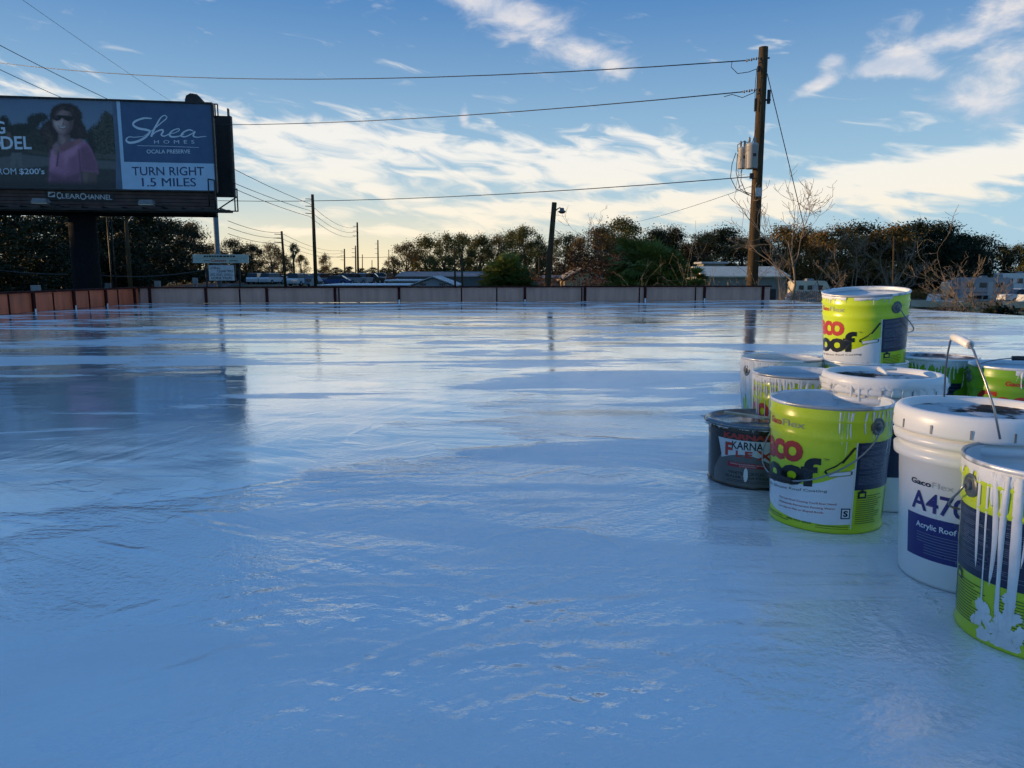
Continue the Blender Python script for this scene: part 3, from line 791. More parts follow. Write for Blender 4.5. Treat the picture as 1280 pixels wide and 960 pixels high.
# ridge of dried drips and crumbs between the buckets
b = MB(); rnd = random.Random(6)
path = [hitz(1102, 662, 0), hitz(1125, 700, 0), hitz(1150, 735, 0), hitz(1180, 770, 0)]
for k in range(150):
    u = rnd.random() * 2.999; i = int(u); q = path[i] + (path[i + 1] - path[i]) * (u - i)
    sp = .006 if rnd.random() < .85 else .035
    x, y = q.x + rnd.gauss(0, sp), q.y + rnd.gauss(0, sp); r = abs(rnd.gauss(.0014, .0016)) + .0010
    if min((Vector((x, y, 0)) - c_).length for c_ in (pA, pG, pH)) < .16: continue
    n_ = 7; a0 = rnd.random() * 6; e = rnd.uniform(.8, 2.2)
    ring = [(x + r * e * math.cos(a0 + j * 2 * PI / n_) * rnd.uniform(.7, 1.3), y + r * math.sin(a0 + j * 2 * PI / n_) * rnd.uniform(.7, 1.3), -.001) for j in range(n_)]
    up_ = [((p_[0] + x) / 2, (p_[1] + y) / 2, r * .55) for p_ in ring]
    b.add(ring + up_, [(j, (j + 1) % n_, n_ + (j + 1) % n_, n_ + j) for j in range(n_)] + [tuple(range(n_, 2 * n_))], 0, True)
q = b.build('dried_coating_crumbs', M_drip, roof); q['kind'] = 'stuff'

def dent(root, seed, amp=.0022):
    """slight ovalling and a few knocks, the same for a pail's shell, print and drips"""
    rs = np.random.RandomState(seed); ks = [(rs.uniform(-PI, PI), rs.uniform(.04, .28), rs.uniform(.25, .6), rs.uniform(.025, .06), rs.uniform(-1, .35)) for _ in range(9)]
    ov = rs.uniform(.003, .007); oa = rs.uniform(0, PI)
    for o in [c for c in root.children if c.type == 'MESH' and not c.name.startswith('handle')]:
        for v in o.data.vertices:
            x, y, z = v.co; r = math.hypot(x, y)
            if r < .05: continue
            th = math.atan2(x, -y); d = ov * math.cos(2 * (th - oa)) * r
            for (t0, z0, wt, wz, a) in ks:
                q = (th - t0 + PI) % (2 * PI) - PI
                d += amp * a * math.exp(-(q / wt) ** 2 - ((z - z0) / wz) ** 2)
            k = 1 + d / r; v.co.x = x * k; v.co.y = y * k
for i, o in enumerate([o for o in C.objects if o.get('category') in ('pail', 'can')]): dent(o, i + 3, .0035 if i else .0024)
# ------------------------------------------------------------------ terrain
def sm(a, b, x):
    t = max(0.0, min(1.0, (x - a) / (b - a))); return t * t * (3 - 2 * t)
def gz(x, y):
    left = GZ + (2.2) * sm(45, 118, y)
    right = GZ + .45 * sm(70, 130, y) + 1.45 * sm(170, 330, y)
    k = sm(.30, .46, x / max(y, 1.0)) if y > 1 else (1.0 if x > 0 else 0.0)
    return left * (1 - k) + right * k
def ground_material():
    m = bpy.data.materials.new('winter_grass_ground'); m.use_nodes = True; s = Nodes(m)
    P = s.new('ShaderNodeTexCoord').outputs['Object']
    f = s.noise(P, .05, 8, .65); g = s.noise(P, 1.7, 6, .7)
    c = s.mix(s.ramp(f, .42, .6), (.055, .075, .018, 1), (.115, .085, .045, 1))
    c = s.mix(s.ramp(g, .35, .7, 0, .6), c, (.030, .045, .012, 1))
    s.l.new(c, s.b.inputs['Base Color']); s.b.inputs['Roughness'].default_value = .9
    s.l.new(s.bump(g, .7, .15), s.b.inputs['Normal'])
    return m
ys = [-60, -20, 0, 20, 35, 45, 55, 65, 75, 85, 95, 105, 115, 125, 140, 160, 180, 210, 250, 300, 340, 450, 700, 1200, 2500, 4500]
ks = [-3.0, -1.6, -1.1, -.8, -.6, -.45, -.3, -.2, -.1, 0, .1, .2, .28, .32, .36, .4, .44, .48, .56, .66, .8, 1.1, 1.6, 3.0]
b = MB(); vs = []
for y in ys:
    for k in ks:
        wv = max(40, y) ; x = k * wv
        vs.append((x, y, gz(x, y)))
nk = len(ks)
b.add(vs, [(i * nk + j, i * nk + j + 1, (i + 1) * nk + j + 1, (i + 1) * nk + j) for i in range(len(ys) - 1) for j in range(nk - 1)], 0, True)
tag(b.build('ground', ground_material()), kind='structure')
def strip(name, m, path, w, lift=.03):
    b = MB(); vs = []
    for (x, y, nx, ny) in path:
        for k in (-.5, -.25, 0, .25, .5):
            a, c = x + nx * w * k, y + ny * w * k; vs.append((a, c, gz(a, c) + lift))
    b.add(vs, [(i * 5 + j, i * 5 + j + 1, i * 5 + 6 + j, i * 5 + 5 + j) for i in range(len(path) - 1) for j in range(4)])
    return tag(b.build(name, m), kind='structure')
M_asph = mat('asphalt', (.05, .05, .052), .8, var=.3, scale=.8)
rx = lambda y: -32 - .12 * y
strip('road', M_asph, [(rx(y), y, 1, .12) for y in (-40, 0, 20, 40, 50, 60, 70, 80, 90, 100, 110, 120, 140, 170, 220, 300, 500, 900)], 9.5, .05)
b = MB()
for y in range(30, 260, 9):
    b.add([(rx(yy) + o, yy, gz(rx(yy), yy) + .062) for (yy, o) in ((y, -.07), (y, .07), (y + 3, .07), (y + 3, -.07))], [(0, 1, 2, 3)])
tag(b.build('road_marking', mat('road_paint', (.6, .5, .12), .6)), kind='structure')
strip('parking_lot', M_asph, [(x, 165, 0, 1) for x in (-44, -36, -28, -20, -12, -4, 4)], 110, .03)
strip('gravel_yard', mat('pale_gravel', (.36, .32, .26), .9, var=.35, scale=1.2), [(x, 118, 0, 1) for x in (50, 58, 66, 74, 82, 92, 104)], 30, .03)

# ------------------------------------------------------------------ vegetation
def leaf_mat(name, c1, c2, c3):
    m = bpy.data.materials.new(name); m.use_nodes = True; s = Nodes(m)
    geo = s.new('ShaderNodeNewGeometry'); P = s.new('ShaderNodeTexCoord').outputs['Object']
    f = s.noise(P, .40, 3, .6)
    c = s.mix(s.ramp(f, .35, .65), c4(c1), c4(c2))
    c = s.mix(s.ramp(geo.outputs['Random Per Island'], .35, .95, 0, .45), c, c4(c3))
    s.l.new(c, s.b.inputs['Base Color']); s.b.inputs['Roughness'].default_value = .6
    s.b.inputs['Specular IOR Level'].default_value = .2
    tr = s.new('ShaderNodeBsdfTranslucent'); s.l.new(c, tr.inputs[0])
    ms = s.new('ShaderNodeMixShader'); ms.inputs[0].default_value = .18
    s.l.new(s.b.outputs[0], ms.inputs[1]); s.l.new(tr.outputs[0], ms.inputs[2])
    s.l.new(ms.outputs[0], s.n['Material Output'].inputs['Surface'])
    return m
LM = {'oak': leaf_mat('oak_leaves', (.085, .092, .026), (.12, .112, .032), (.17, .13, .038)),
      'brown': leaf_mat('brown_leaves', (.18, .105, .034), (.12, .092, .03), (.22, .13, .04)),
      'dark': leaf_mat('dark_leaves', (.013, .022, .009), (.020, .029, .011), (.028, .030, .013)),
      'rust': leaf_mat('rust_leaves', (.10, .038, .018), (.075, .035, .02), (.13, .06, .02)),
      'palm': leaf_mat('palm_leaves', (.075, .125, .024), (.11, .14, .03), (.20, .18, .045))}
M_bark = mat('bark', (.085, .065, .05), .9, var=.4, scale=5, stretch=(1, 1, .25), bump=.5)
M_bare = mat('bare_wood', (.26, .20, .14), .8, var=.35, scale=6, stretch=(1, 1, .3))
def leaf_cloud(rs, centres, radii, per, size, flat=.75):
    P = []; F = []
    allc = np.concatenate([c + rs.normal(size=(per, 3)) * r * np.array([.52, .52, .52 * flat]) for c, r in zip(centres, radii)])
    n = len(allc)
    a = rs.normal(size=(n, 3)); a /= np.linalg.norm(a, axis=1)[:, None]
    t = rs.normal(size=(n, 3)); bb = np.cross(a, t); bb /= np.linalg.norm(bb, axis=1)[:, None]
    sz = size * (.55 + .9 * rs.random(n))[:, None]
    v = np.stack([allc - a * sz, allc + bb * sz * .45, allc + a * sz, allc - bb * sz * .45], 1).reshape(-1, 3)
    return v, np.arange(4 * n).reshape(-1, 4)
def mesh_np(name, v, f, m):
    me = bpy.data.meshes.new(name); me.from_pydata(v.tolist(), [], f.tolist()); me.materials.append(m); me.update(); return me
TREES = {}
def tree_meshes(kind, var):
    """crown and trunk of a unit tree: 10 m tall, base at the origin"""
    if (kind, var) in TREES: return TREES[(kind, var)]
    rs = np.random.RandomState(hash(kind) % 1 + var * 17 + len(kind) * 101)
    rnd = random.Random(var * 31 + len(kind))
    low = {'oak': 2.0, 'brown': 2.2, 'dark': .8, 'rust': 1.0, 'pine': 6.5}[kind]
    n = {'oak': 46, 'brown': 40, 'dark': 60, 'rust': 34, 'pine': 11}[kind]
    cs = []; rr = []
    for i in range(n):
        a = rnd.random() * 2 * PI; h = rnd.random()
        z = low + (9.3 - low) * h
        prof = math.sin(PI * min(1, .18 + .80 * h)) ** .7
        rad = (3.9 if kind != 'pine' else 2.2) * prof * math.sqrt(rnd.random()) * (1 + .25 * math.sin(3 * a + var))
        cs.append((rad * math.cos(a), rad * math.sin(a), z)); rr.append(rnd.uniform(.75, 1.45) if kind != 'pine' else rnd.uniform(.5, 1.0))
    cs = np.array(cs)
    v, f = leaf_cloud(rs, cs, rr, 210 if kind != 'brown' else 140, .15)
    crown = mesh_np('crown', v, f, LM['oak' if kind == 'pine' else kind])
    b = MB()
    ht = low + 3.0 if kind != 'pine' else 9.0
    b.tube([(0, 0, -.5), (.05, 0, ht * .35), (.12, .08, ht * .7), (.05, .1, ht)], [.34, .27, .2, .08], 8)
    for i in range(9):
        c = cs[rnd.randrange(n)]; z0 = low * .7 + rnd.random() * 1.6
        b.tube([(.05, 0, z0), (c[0] * .4, c[1] * .4, (z0 + c[2]) / 2), (c[0], c[1], c[2])], [.13, .08, .03], 5)
    tr = b.build('trunk', M_bark); me = tr.data; bpy.data.objects.remove(tr)
    TREES[(kind, var)] = (crown, me); return TREES[(kind, var)]
def plant_tree(px, ytop, Y, kind, var, label, cat, group, name, wide=1.0, rz=None):
    p = at(px, ytop, Y); z0 = gz(p.x, p.y); h = p.z - z0
    crown, trunk = tree_meshes(kind, var)
    t = thing(name, label, cat, (p.x, p.y, z0), rz if rz is not None else (px * 7.3) % 6.28, group)
    k = h / 10.0; t.scale = (k * wide, k * wide, k)
    for nm, me in (('trunk', trunk), ('crown', crown)):
        o = bpy.data.objects.new(nm, me); C.objects.link(o); o.parent = t
    return t
ORD = ['first', 'second', 'third', 'fourth', 'fifth', 'sixth', 'seventh', 'eighth', 'ninth', 'tenth', 'eleventh', 'twelfth', 'thirteenth', 'fourteenth', 'fifteenth', 'sixteenth',
       'seventeenth', 'eighteenth', 'nineteenth', 'twentieth']
# the dark roadside wood behind the billboard
rnd = random.Random(77)
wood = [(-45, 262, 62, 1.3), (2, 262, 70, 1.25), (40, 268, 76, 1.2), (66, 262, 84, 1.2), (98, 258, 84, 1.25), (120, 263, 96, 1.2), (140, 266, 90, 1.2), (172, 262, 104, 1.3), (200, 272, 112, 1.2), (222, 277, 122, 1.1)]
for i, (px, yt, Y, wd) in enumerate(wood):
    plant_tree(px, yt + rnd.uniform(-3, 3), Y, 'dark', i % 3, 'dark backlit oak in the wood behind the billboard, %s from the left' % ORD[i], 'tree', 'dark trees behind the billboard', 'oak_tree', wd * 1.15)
for i, (px, yt, Y, wd, k) in enumerate([(238, 276, 128, .8, 'brown'), (262, 302, 140, 1.1, 'brown'), (290, 298, 140, 1.0, 'dark'), (312, 304, 150, 1.2, 'dark'), (338, 302, 160, 1.1, 'brown'), (352, 318, 170, 1.1, 'dark'),
                                      (376, 318, 185, .9, 'brown'), (404, 316, 190, .75, 'brown')]):
    plant_tree(px, yt, Y, k, i % 3, 'thin sunlit tree along the road right of the billboard, %s from the left' % ORD[i] if k == 'brown' else 'dark shaded tree along the road right of the billboard, %s in that row' % ORD[i], 'tree', 'trees along the road', 'roadside_tree', wd)
plant_tree(366, 303, 120, 'pine', 1, 'lone slender pine with a small flat crown beside the road poles', 'tree', None, 'pine_tree', .7)
for i, (x_, y_) in enumerate([(-58, 52), (-66, 46), (-64, 60), (-72, 56), (-60, 44)]):
    crown, trunk = tree_meshes('dark', i % 3)
    t = thing('oak_tree', 'dark oak of the roadside wood, beyond the left edge of the photograph', 'tree', (x_, y_, gz(x_, y_)), i, 'wood left of the frame'); t.scale = (1.3, 1.3, 1.15)
    for nm, me in (('trunk', trunk), ('crown', crown)):
        o = bpy.data.objects.new(nm, me); C.objects.link(o); o.parent = t
# far wood closing the road
for i, (px, yt, Y) in enumerate([(420, 334, 420), (436, 333, 440), (452, 335, 430), (466, 334, 450), (480, 335, 430), (405, 333, 400)]):
    plant_tree(px, yt, Y, 'dark', i % 3, 'distant dark tree closing the road view, %s from the left' % ['second', 'third', 'fourth', 'fifth', 'sixth', 'first'][i], 'tree', 'distant trees closing the road', 'distant_tree', 2.0)
# the grove left of the lamp pole
grove = [(492, 318, 120, .9, 'brown'), (508, 300, 125, 1.0, 'brown'), (532, 291, 130, 1.0, 'oak'), (556, 292, 122, .95, 'oak'), (578, 291, 132, 1.0, 'oak'), (600, 293, 126, 1.0, 'oak'),
         (622, 292, 134, .95, 'brown'), (640, 288, 128, .9, 'oak'), (657, 281, 120, .85, 'oak'), (672, 298, 126, .9, 'dark'), (706, 288, 118, .95, 'oak'), (724, 296, 112, .8, 'brown')]
for i, (px, yt, Y, wd, k) in enumerate(grove):
    plant_tree(px, yt, Y, k, (i + 1) % 4, '%s tree in the grove left of the lamp pole, %s from the left' % ({'brown': 'russet', 'oak': 'sunlit green', 'dark': 'shaded'}[k], ORD[i]), 'tree', 'grove beyond the far parapet', 'oak_tree', wd)
# the long dark belt on the right
belt = [(752, 280, 110, 'brown'), (776, 279, 116, 'oak'), (798, 284, 120, 'brown'), (820, 287, 126, 'dark'), (842, 291, 130, 'dark'), (862, 290, 134, 'brown'), (884, 286, 130, 'brown'), (908, 288, 132, 'dark'), (930, 284, 128, 'brown'),
        (956, 287, 132, 'dark'), (980, 282, 128, 'brown'), (1004, 279, 126, 'brown'), (1030, 276, 122, 'brown'), (1054, 278, 126, 'brown'), (1078, 282, 130, 'dark'), (1102, 284, 128, 'brown'),
        (1128, 281, 124, 'brown'), (1152, 284, 130, 'dark'), (1178, 284, 126, 'dark'), (1204, 288, 130, 'dark')]
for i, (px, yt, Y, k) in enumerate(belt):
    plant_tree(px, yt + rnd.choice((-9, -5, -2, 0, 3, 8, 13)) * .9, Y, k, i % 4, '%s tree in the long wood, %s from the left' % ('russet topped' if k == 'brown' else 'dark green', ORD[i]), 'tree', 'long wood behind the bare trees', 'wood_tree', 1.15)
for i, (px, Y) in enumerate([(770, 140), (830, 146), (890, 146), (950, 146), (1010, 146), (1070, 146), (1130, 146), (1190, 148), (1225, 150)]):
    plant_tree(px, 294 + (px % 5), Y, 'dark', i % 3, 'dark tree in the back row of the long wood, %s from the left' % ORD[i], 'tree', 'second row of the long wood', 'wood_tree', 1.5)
for i, (px, yt, Y, k) in enumerate([(1236, 312, 170, 'pine'), (1256, 306, 175, 'pine'), (1276, 305, 180, 'oak'), (1300, 304, 180, 'oak'), (1325, 300, 170, 'oak')]):
    plant_tree(px, yt, Y, k, i % 3, 'small far tree at the right end of the wood, %s from the left' % ORD[i], 'tree', 'far trees at the right edge', 'far_tree', 1.0)
# low dark underbrush: closes the foot of the belts
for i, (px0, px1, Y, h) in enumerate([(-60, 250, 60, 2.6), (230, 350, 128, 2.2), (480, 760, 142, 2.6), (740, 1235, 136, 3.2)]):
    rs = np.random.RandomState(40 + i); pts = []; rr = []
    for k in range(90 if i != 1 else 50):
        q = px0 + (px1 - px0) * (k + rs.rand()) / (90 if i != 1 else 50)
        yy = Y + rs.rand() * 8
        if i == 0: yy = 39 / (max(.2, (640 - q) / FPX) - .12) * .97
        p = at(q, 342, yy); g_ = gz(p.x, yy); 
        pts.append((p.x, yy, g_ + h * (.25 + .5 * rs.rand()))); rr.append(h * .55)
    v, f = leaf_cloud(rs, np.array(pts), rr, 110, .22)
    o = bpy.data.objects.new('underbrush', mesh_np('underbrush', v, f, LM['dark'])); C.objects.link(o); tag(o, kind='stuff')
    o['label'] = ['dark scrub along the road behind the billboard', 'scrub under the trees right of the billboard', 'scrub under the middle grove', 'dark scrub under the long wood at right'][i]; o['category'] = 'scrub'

# palmettos and shrubs just beyond the far parapet
def fan_bush(name, label, px, ytop, Y, w, heads, seed, size):
    p = at(px, ytop, Y); z0 = gz(p.x, p.y); h = p.z - z0; rs = random.Random(seed)
    t = thing(name, label, 'palm', (p.x, p.y, z0)); b = MB(); st = MB()
    for k in range(heads):
        a = rs.random() * 2 * PI; r = w * math.sqrt(rs.random()) * .8
        hx, hy = r * math.cos(a), r * math.sin(a) * .7; hz = h * (.30 + .62 * (1 - (r / w) ** 2) * rs.uniform(.6, 1.05))
        st.tube([(hx * .8, hy * .8, -.3), (hx, hy, hz)], [.14, .11], 6)
        for f in range(30):
            az_ = rs.random() * 2 * PI; up = rs.uniform(-.5, 1.35)
            d = Vector((math.cos(az_) * math.cos(up), math.sin(az_) * math.cos(up), math.sin(up)))
            stem = Vector((hx, hy, hz)) + d * size * rs.uniform(.45, .75)
            side = d.cross(Vector((0, 0, 1))).normalized(); nrm = side.cross(d)
            for q in range(9):
                ang = (q - 4) * .26
                e = (d * math.cos(ang) + side * math.sin(ang)); tip = stem + e * size * rs.uniform(.55, .75) + Vector((0, 0, -.10 * size * abs(ang) - .06 * size))
                wv = nrm.cross(e) * size * .05
                mid_ = stem + e * size * .3
                b.add([stem, mid_ + wv, tip, mid_ - wv], [(0, 1, 2, 3)])
            b.tube([(hx, hy, hz), stem], .008, 3, cap=False)
    b.build('fronds', LM['palm'], t, fix=False); st.build('stems', M_bark, t)
    return t
fan_bush('palmetto', 'bushy green palmetto beyond the parapet, left of the lamp pole', 636, 321, 44, 1.45, 15, 3, 1.05)
fan_bush('palmetto', 'broad green palmetto clump behind bare stems, left of the utility pole', 806, 308, 34, 2.1, 26, 4, 1.05)
fan_bush('palmetto', 'smaller shaded palmetto between the broad clump and the pale roofed building', 856, 325, 38, 1.0, 8, 6, .9)

def branch(b, p, d, ln, r, depth, rs, up, nseg=6):
    pts = [p.copy()]; q = p.copy(); dd = d.copy(); rad = [r]
    for i in range(nseg):
        dd = (dd + Vector((rs.gauss(0, .15), rs.gauss(0, .15), rs.gauss(0, .12) + up * .10))).normalized()
        q = q + dd * ln / nseg * rs.uniform(.8, 1.2); pts.append(q.copy()); rad.append(max(.005, r * (1 - .6 * (i + 1) / nseg)))
    b.tube(pts, rad, 6 if depth > 2 else 4 if depth > 0 else 3, cap=False)
    if depth <= 0: return
    for k in range({4: 6, 3: 5, 2: 4, 1: 3}.get(depth, 4)):
        i = rs.randint(2 if depth > 2 else 1, nseg); tdir = (pts[i] - pts[i - 1]).normalized()
        a = rs.uniform(.4, 1.15); ax = Vector((rs.gauss(0, 1), rs.gauss(0, .7), rs.gauss(0, .45))).normalized()
        nd = (tdir * math.cos(a) + ax * math.sin(a)).normalized()
        branch(b, pts[i], nd, ln * rs.uniform(.32, .58), max(.005, rad[i] * rs.uniform(.45, .7)), depth - 1, rs, up, 5 if depth > 2 else 4)
def bare_tree(label, px, ybase_dir, Y, h, stems, seed, depth=4, r=.05, up=.8, group='bare winter trees by the roof edge', name='bare_tree', cat='bare tree', m=None):
    p = at(px, ybase_dir, Y); z0 = gz(p.x, p.y)
    t = thing(name, label, cat, (p.x, p.y, z0), 0, group); rs = random.Random(seed)
    b = MB()
    for (lx_, ly_, f) in stems:
        d = Vector((lx_, ly_, 1)).normalized()
        branch(b, Vector((rs.uniform(-.1, .1), rs.uniform(-.1, .1), -.3)), d, h * f * 1.12, r, depth, rs, up, 8)
    b.build('branches', m or M_bare, t, fix=False)
    return t
bare_tree('slim bare tree with a spreading twiggy top, right beside the utility pole', 994, 370, 22, 4.5, [(.0, 0, 1.0), (.30, .1, .6)], 17, 4, .055)
bare_tree('leaning bare stems crossing in front of the utility pole', 1040, 370, 24, 3.5, [(-.62, 0, 1.0), (-.42, .1, .9), (-.85, .1, .9)], 5, 3, .04)
bare_tree('bare tree behind the topmost pail, forking low', 1058, 370, 30, 3.7, [(-.7, 0, 1.0), (.35, 0, .9)], 9, 4, .07)
bare_tree('many twigged bare tree just right of the topmost pail', 1092, 370, 33, 3.9, [(.3, 0, 1.0), (-.35, 0, .9)], 12, 4, .08)
bare_tree('crooked bare tree leaning left over the roof edge at right', 1180, 385, 20, 3.2, [(-.28, 0, 1.0), (-.62, 0, .7)], 14, 4, .05)
bare_tree('tall bare tree rising by the dark shrub at the right end of the roof edge', 1224, 385, 21, 3.0, [(-.10, 0, 1.0), (-.3, 0, .9)], 23, 4, .055)
bare_tree('upright twiggy bare tree between the crooked and the tall one', 1210, 380, 27, 2.9, [(.05, 0, .95), (-.25, 0, .9)], 27, 4, .04)
bare_tree('reddish bare shrub between the lamp pole and the broad palmetto', 735, 350, 38, 3.6, [(-.3, 0, 1), (.3, 0, 1), (0, 0, 1.05), (.6, 0, .8), (-.6, 0, .85)], 31, 4, .03, group=None, m=mat('red_twigs', (.15, .065, .045), .8))
bare_tree('leafless scrub stems in front of the broad palmetto', 826, 355, 30, 3.4, [(-.6, 0, 1), (.2, 0, .9)], 37, 3, .028, group=None)
bare_tree('leafless scrub stems in front of the pale roofed building', 905, 355, 28, 3.2, [(-.6, 0, 1), (.2, 0, .9)], 41, 3, .026, group=None)
# dark evergreen shrub at right, reddish leaf cover on the far shrub
def shrub(label, px, ytop, Y, w, kind, seed, name='evergreen_shrub', n=26, per=90, size=.07):
    p = at(px, ytop, Y); z0 = gz(p.x, p.y); h = p.z - z0; rs = np.random.RandomState(seed)
    t = thing(name, label, 'shrub', (p.x, p.y, z0))
    cs = np.column_stack([rs.normal(size=n) * w * .4, rs.normal(size=n) * w * .4, h * (1 - .65 * rs.rand(n) ** 1.3) - .15])
    v, f = leaf_cloud(rs, cs, [w * .42] * n, per, size)
    o = bpy.data.objects.new('foliage', mesh_np('foliage', v, f, LM[kind])); C.objects.link(o); o.parent = t
    b = MB(); rr_ = random.Random(seed)
    for k in range(5): b.tube([(0, 0, -.2), (rr_.uniform(-.3, .3) * w, rr_.uniform(-.3, .3) * w, h * .75)], [.05, .015], 5)
    b.build('stem', M_bark, t)
shrub('small dark evergreen shrub against the roof edge at far right', 1243, 377, 19, .38, 'dark', 3, size=.06)
shrub('rust leaved bush around the reddish twigs behind the far parapet', 732, 312, 37, 1.7, 'rust', 8, 'rust_shrub', 60, 60, .06)
shrub('low grey green brush by the tall bare tree at far right', 1210, 374, 30, .8, 'brown', 11, 'brush', 16, 30, .05)

# ------------------------------------------------------------------ invented building block left of the view, added to shade the roof
t = thing('added_shade_block', 'long low building shape added out of view at left to shade the roof', 'building', (-42, 14, GZ), R(72 - 90 + 0))
NH = 8.35
b = MB(); b.box((0, 0, NH / 2), (9, 34, NH)); b.build('wall', mat('shade_block_wall', (.32, .29, .25), .8), t)
b = MB(); b.box((0, 0, NH + .1), (9.5, 34.5, .2)); b.build('roof', mat('shade_block_top', (.2, .2, .2), .7), t)
# ------------------------------------------------------------------ billboard
M_dark = mat('dark_steel', (.018, .017, .018), .6, var=.3, scale=2)
M_brown = mat('brown_slats', (.075, .040, .034), .6, var=.3, scale=2)
P0 = at(270.2, 238.6, 40); YAW = R(9)
bb = thing('billboard', 'large two sided roadside billboard advertising homes, on one thick column', 'billboard', (P0.x, P0.y, P0.z), YAW)
BW, BH = 14.6, 4.27
ex = Vector((math.cos(YAW), math.sin(YAW), 0)); en = Vector((math.sin(YAW), -math.cos(YAW), 0))
def on_board(px, py):
    d = ray(px, py); o = Vector((0, 0, EYE)); k = (P0 - o).dot(en) / d.dot(en); q = o + d * k - P0
    return (q.dot(ex), q.z)
class Board:
    def __init__(s): s.mb = MB(); s.mats = []; s.k = 0
    def mi(s, m):
        if m not in s.mats: s.mats.append(m)
        return s.mats.index(m)
    def poly(s, px, m, local=False):
        s.k += 1; y = -.03 - .0006 * s.k
        pts = px if local else [on_board(*q) for q in px]
        s.mb.add([(a, y, b_) for a, b_ in pts], [tuple(range(len(pts)))], s.mi(m))
    def text(s, body, x0, x1, y0, y1, m, bold=.0, shear=0, spacing=1.0):
        s.k += 1; y = -.03 - .0006 * s.k
        a = on_board(x0, y1); c = on_board(x1, y0); dy = on_board(x1, y1)[1] - a[1]
        vs, fs = text_mesh(body, (a[0], c[0], a[1], on_board(x0, y0)[1]), bold, spacing, shear)
        sl_ = dy / max(1e-6, (c[0] - a[0]))
        s.mb.add([(x, y, z + (x - a[0]) * sl_) for x, z in vs], fs, s.mi(m))
    def stroke(s, pts, ws, m):
        """brush stroke through image points with varying width (pixels)"""
        P = []; Wd = []
        n = len(pts)
        for i in range(n - 1):
            p0 = pts[max(0, i - 1)]; p1 = pts[i]; p2 = pts[i + 1]; p3 = pts[min(n - 1, i + 2)]
            for j in range(7):
                t = j / 7
                P.append(tuple(.5 * ((2 * p1[k]) + (-p0[k] + p2[k]) * t + (2 * p0[k] - 5 * p1[k] + 4 * p2[k] - p3[k]) * t * t + (-p0[k] + 3 * p1[k] - 3 * p2[k] + p3[k]) * t ** 3) for k in (0, 1)))
                Wd.append(ws[i] * (1 - t) + ws[i + 1] * t)
        P.append(pts[-1]); Wd.append(ws[-1])
        L_ = []; Rr = []
        for i, p in enumerate(P):
            a = P[max(0, i - 1)]; c = P[min(len(P) - 1, i + 1)]; tx, ty = c[0] - a[0], c[1] - a[1]; l = math.hypot(tx, ty) or 1
            L_.append((p[0] - ty / l * Wd[i] / 2, p[1] + tx / l * Wd[i] / 2)); Rr.append((p[0] + ty / l * Wd[i] / 2, p[1] - tx / l * Wd[i] / 2))
        mi = s.mi(m)
        for i in range(len(P) - 1):
            s.k += .02; y = -.03 - .0006 * s.k
            q = [on_board(*z) for z in (L_[i], L_[i + 1], Rr[i + 1], Rr[i])]
            s.mb.add([(a, y, b_) for a, b_ in q], [(0, 1, 2, 3)], mi)
        s.k += 1
ink = lambda n, c, v=.08: mat(n, c, .5, var=v, scale=2.0)
I_blue = ink('poster_blue', (.035, .105, .225)); I_pale = ink('poster_pale_blue', (.42, .62, .82)); I_white = ink('poster_white', (.60, .72, .84))
I_sky = ink('poster_sky', (.095, .150, .235), .2); I_navy = ink('poster_navy', (.012, .045, .14))
I_road = ink('poster_grey', (.085, .09, .095), .2); I_grass = ink('poster_grass', (.030, .036, .034), .4)
I_tree = mat('poster_trees', (.018, .024, .022), .6, var=.6, scale=5, stain=(.055, .06, .045), stain_t=(.52, .62))
I_tree2 = mat('poster_trees_light', (.035, .04, .032), .6, var=.7, scale=7, stain=(.10, .11, .09), stain_t=(.55, .64))
I_hair = mat('poster_hair', (.022, .014, .016), .6, var=.7, scale=4, stretch=(3, 1, .6)); I_hair2 = ink('poster_hair_light', (.06, .038, .036), .3)
I_skin = ink('poster_skin', (.36, .25, .23), .15); I_skin2 = ink('poster_skin_shade', (.20, .125, .12), .2); I_skinl = ink('poster_skin_light', (.50, .38, .36), .1)
I_pink = ink('poster_pink', (.40, .155, .26), .25); I_pink2 = ink('poster_pink_shade', (.20, .075, .13), .3); I_pinkl = ink('poster_pink_light', (.50, .22, .34), .15)
I_black = ink('poster_black', (.006, .006, .008))
bd = Board()
tl = on_board(144.4, 131); 
bd.poly([(-BW, 0), (0, 0), (0, BH), (-BW, BH)], I_sky, True)
# right third: logo block and directions
xl = on_board(146, 131)[0]; zs = on_board(150, 200.9)[1]
bd.poly([(xl, 0), (-.02, 0), (-.02, BH), (xl, BH)], I_pale, True)
zs2 = on_board(266, 206)[1]
bd.poly([(xl + .16, (zs + zs2) / 2), (-.02, (zs + zs2) / 2), (-.02, BH), (xl + .16, BH)], I_blue, True)
bd.text('TURN RIGHT', 165.5, 255, 208.5, 219.5, I_navy, .012); bd.text('1.5 MILES', 178, 244.5, 222.5, 233.2, I_navy, .012); bd.text('1.5 MILES', 178.6, 244.9, 222.5, 233.2, I_navy)
bd.text('HOMES', 193, 243, 175.2, 179.6, I_white, .0, spacing=1.9); bd.text('OCALA PRESERVE', 183.8, 237.6, 187, 192, I_white, .012)
bd.stroke([(172, 182.2), (210, 183), (249, 184.6)], [.5, .6, .5], I_white)
k = 170 / 960.0
def Q(l): return [(140 + x * k, 120 + y * k) for x, y in l]
bd.stroke(Q([(283, 160), (225, 158), (165, 180), (152, 205), (185, 228), (245, 240), (268, 252), (240, 290), (180, 322), (125, 330), (102, 312), (120, 290), (165, 292), (225, 285)]), [1.2, 2.2, 2.6, 2.6, 2.8, 2.8, 2.6, 2.6, 3.0, 2.8, 1.9, 1.2, .9, .6], I_white)
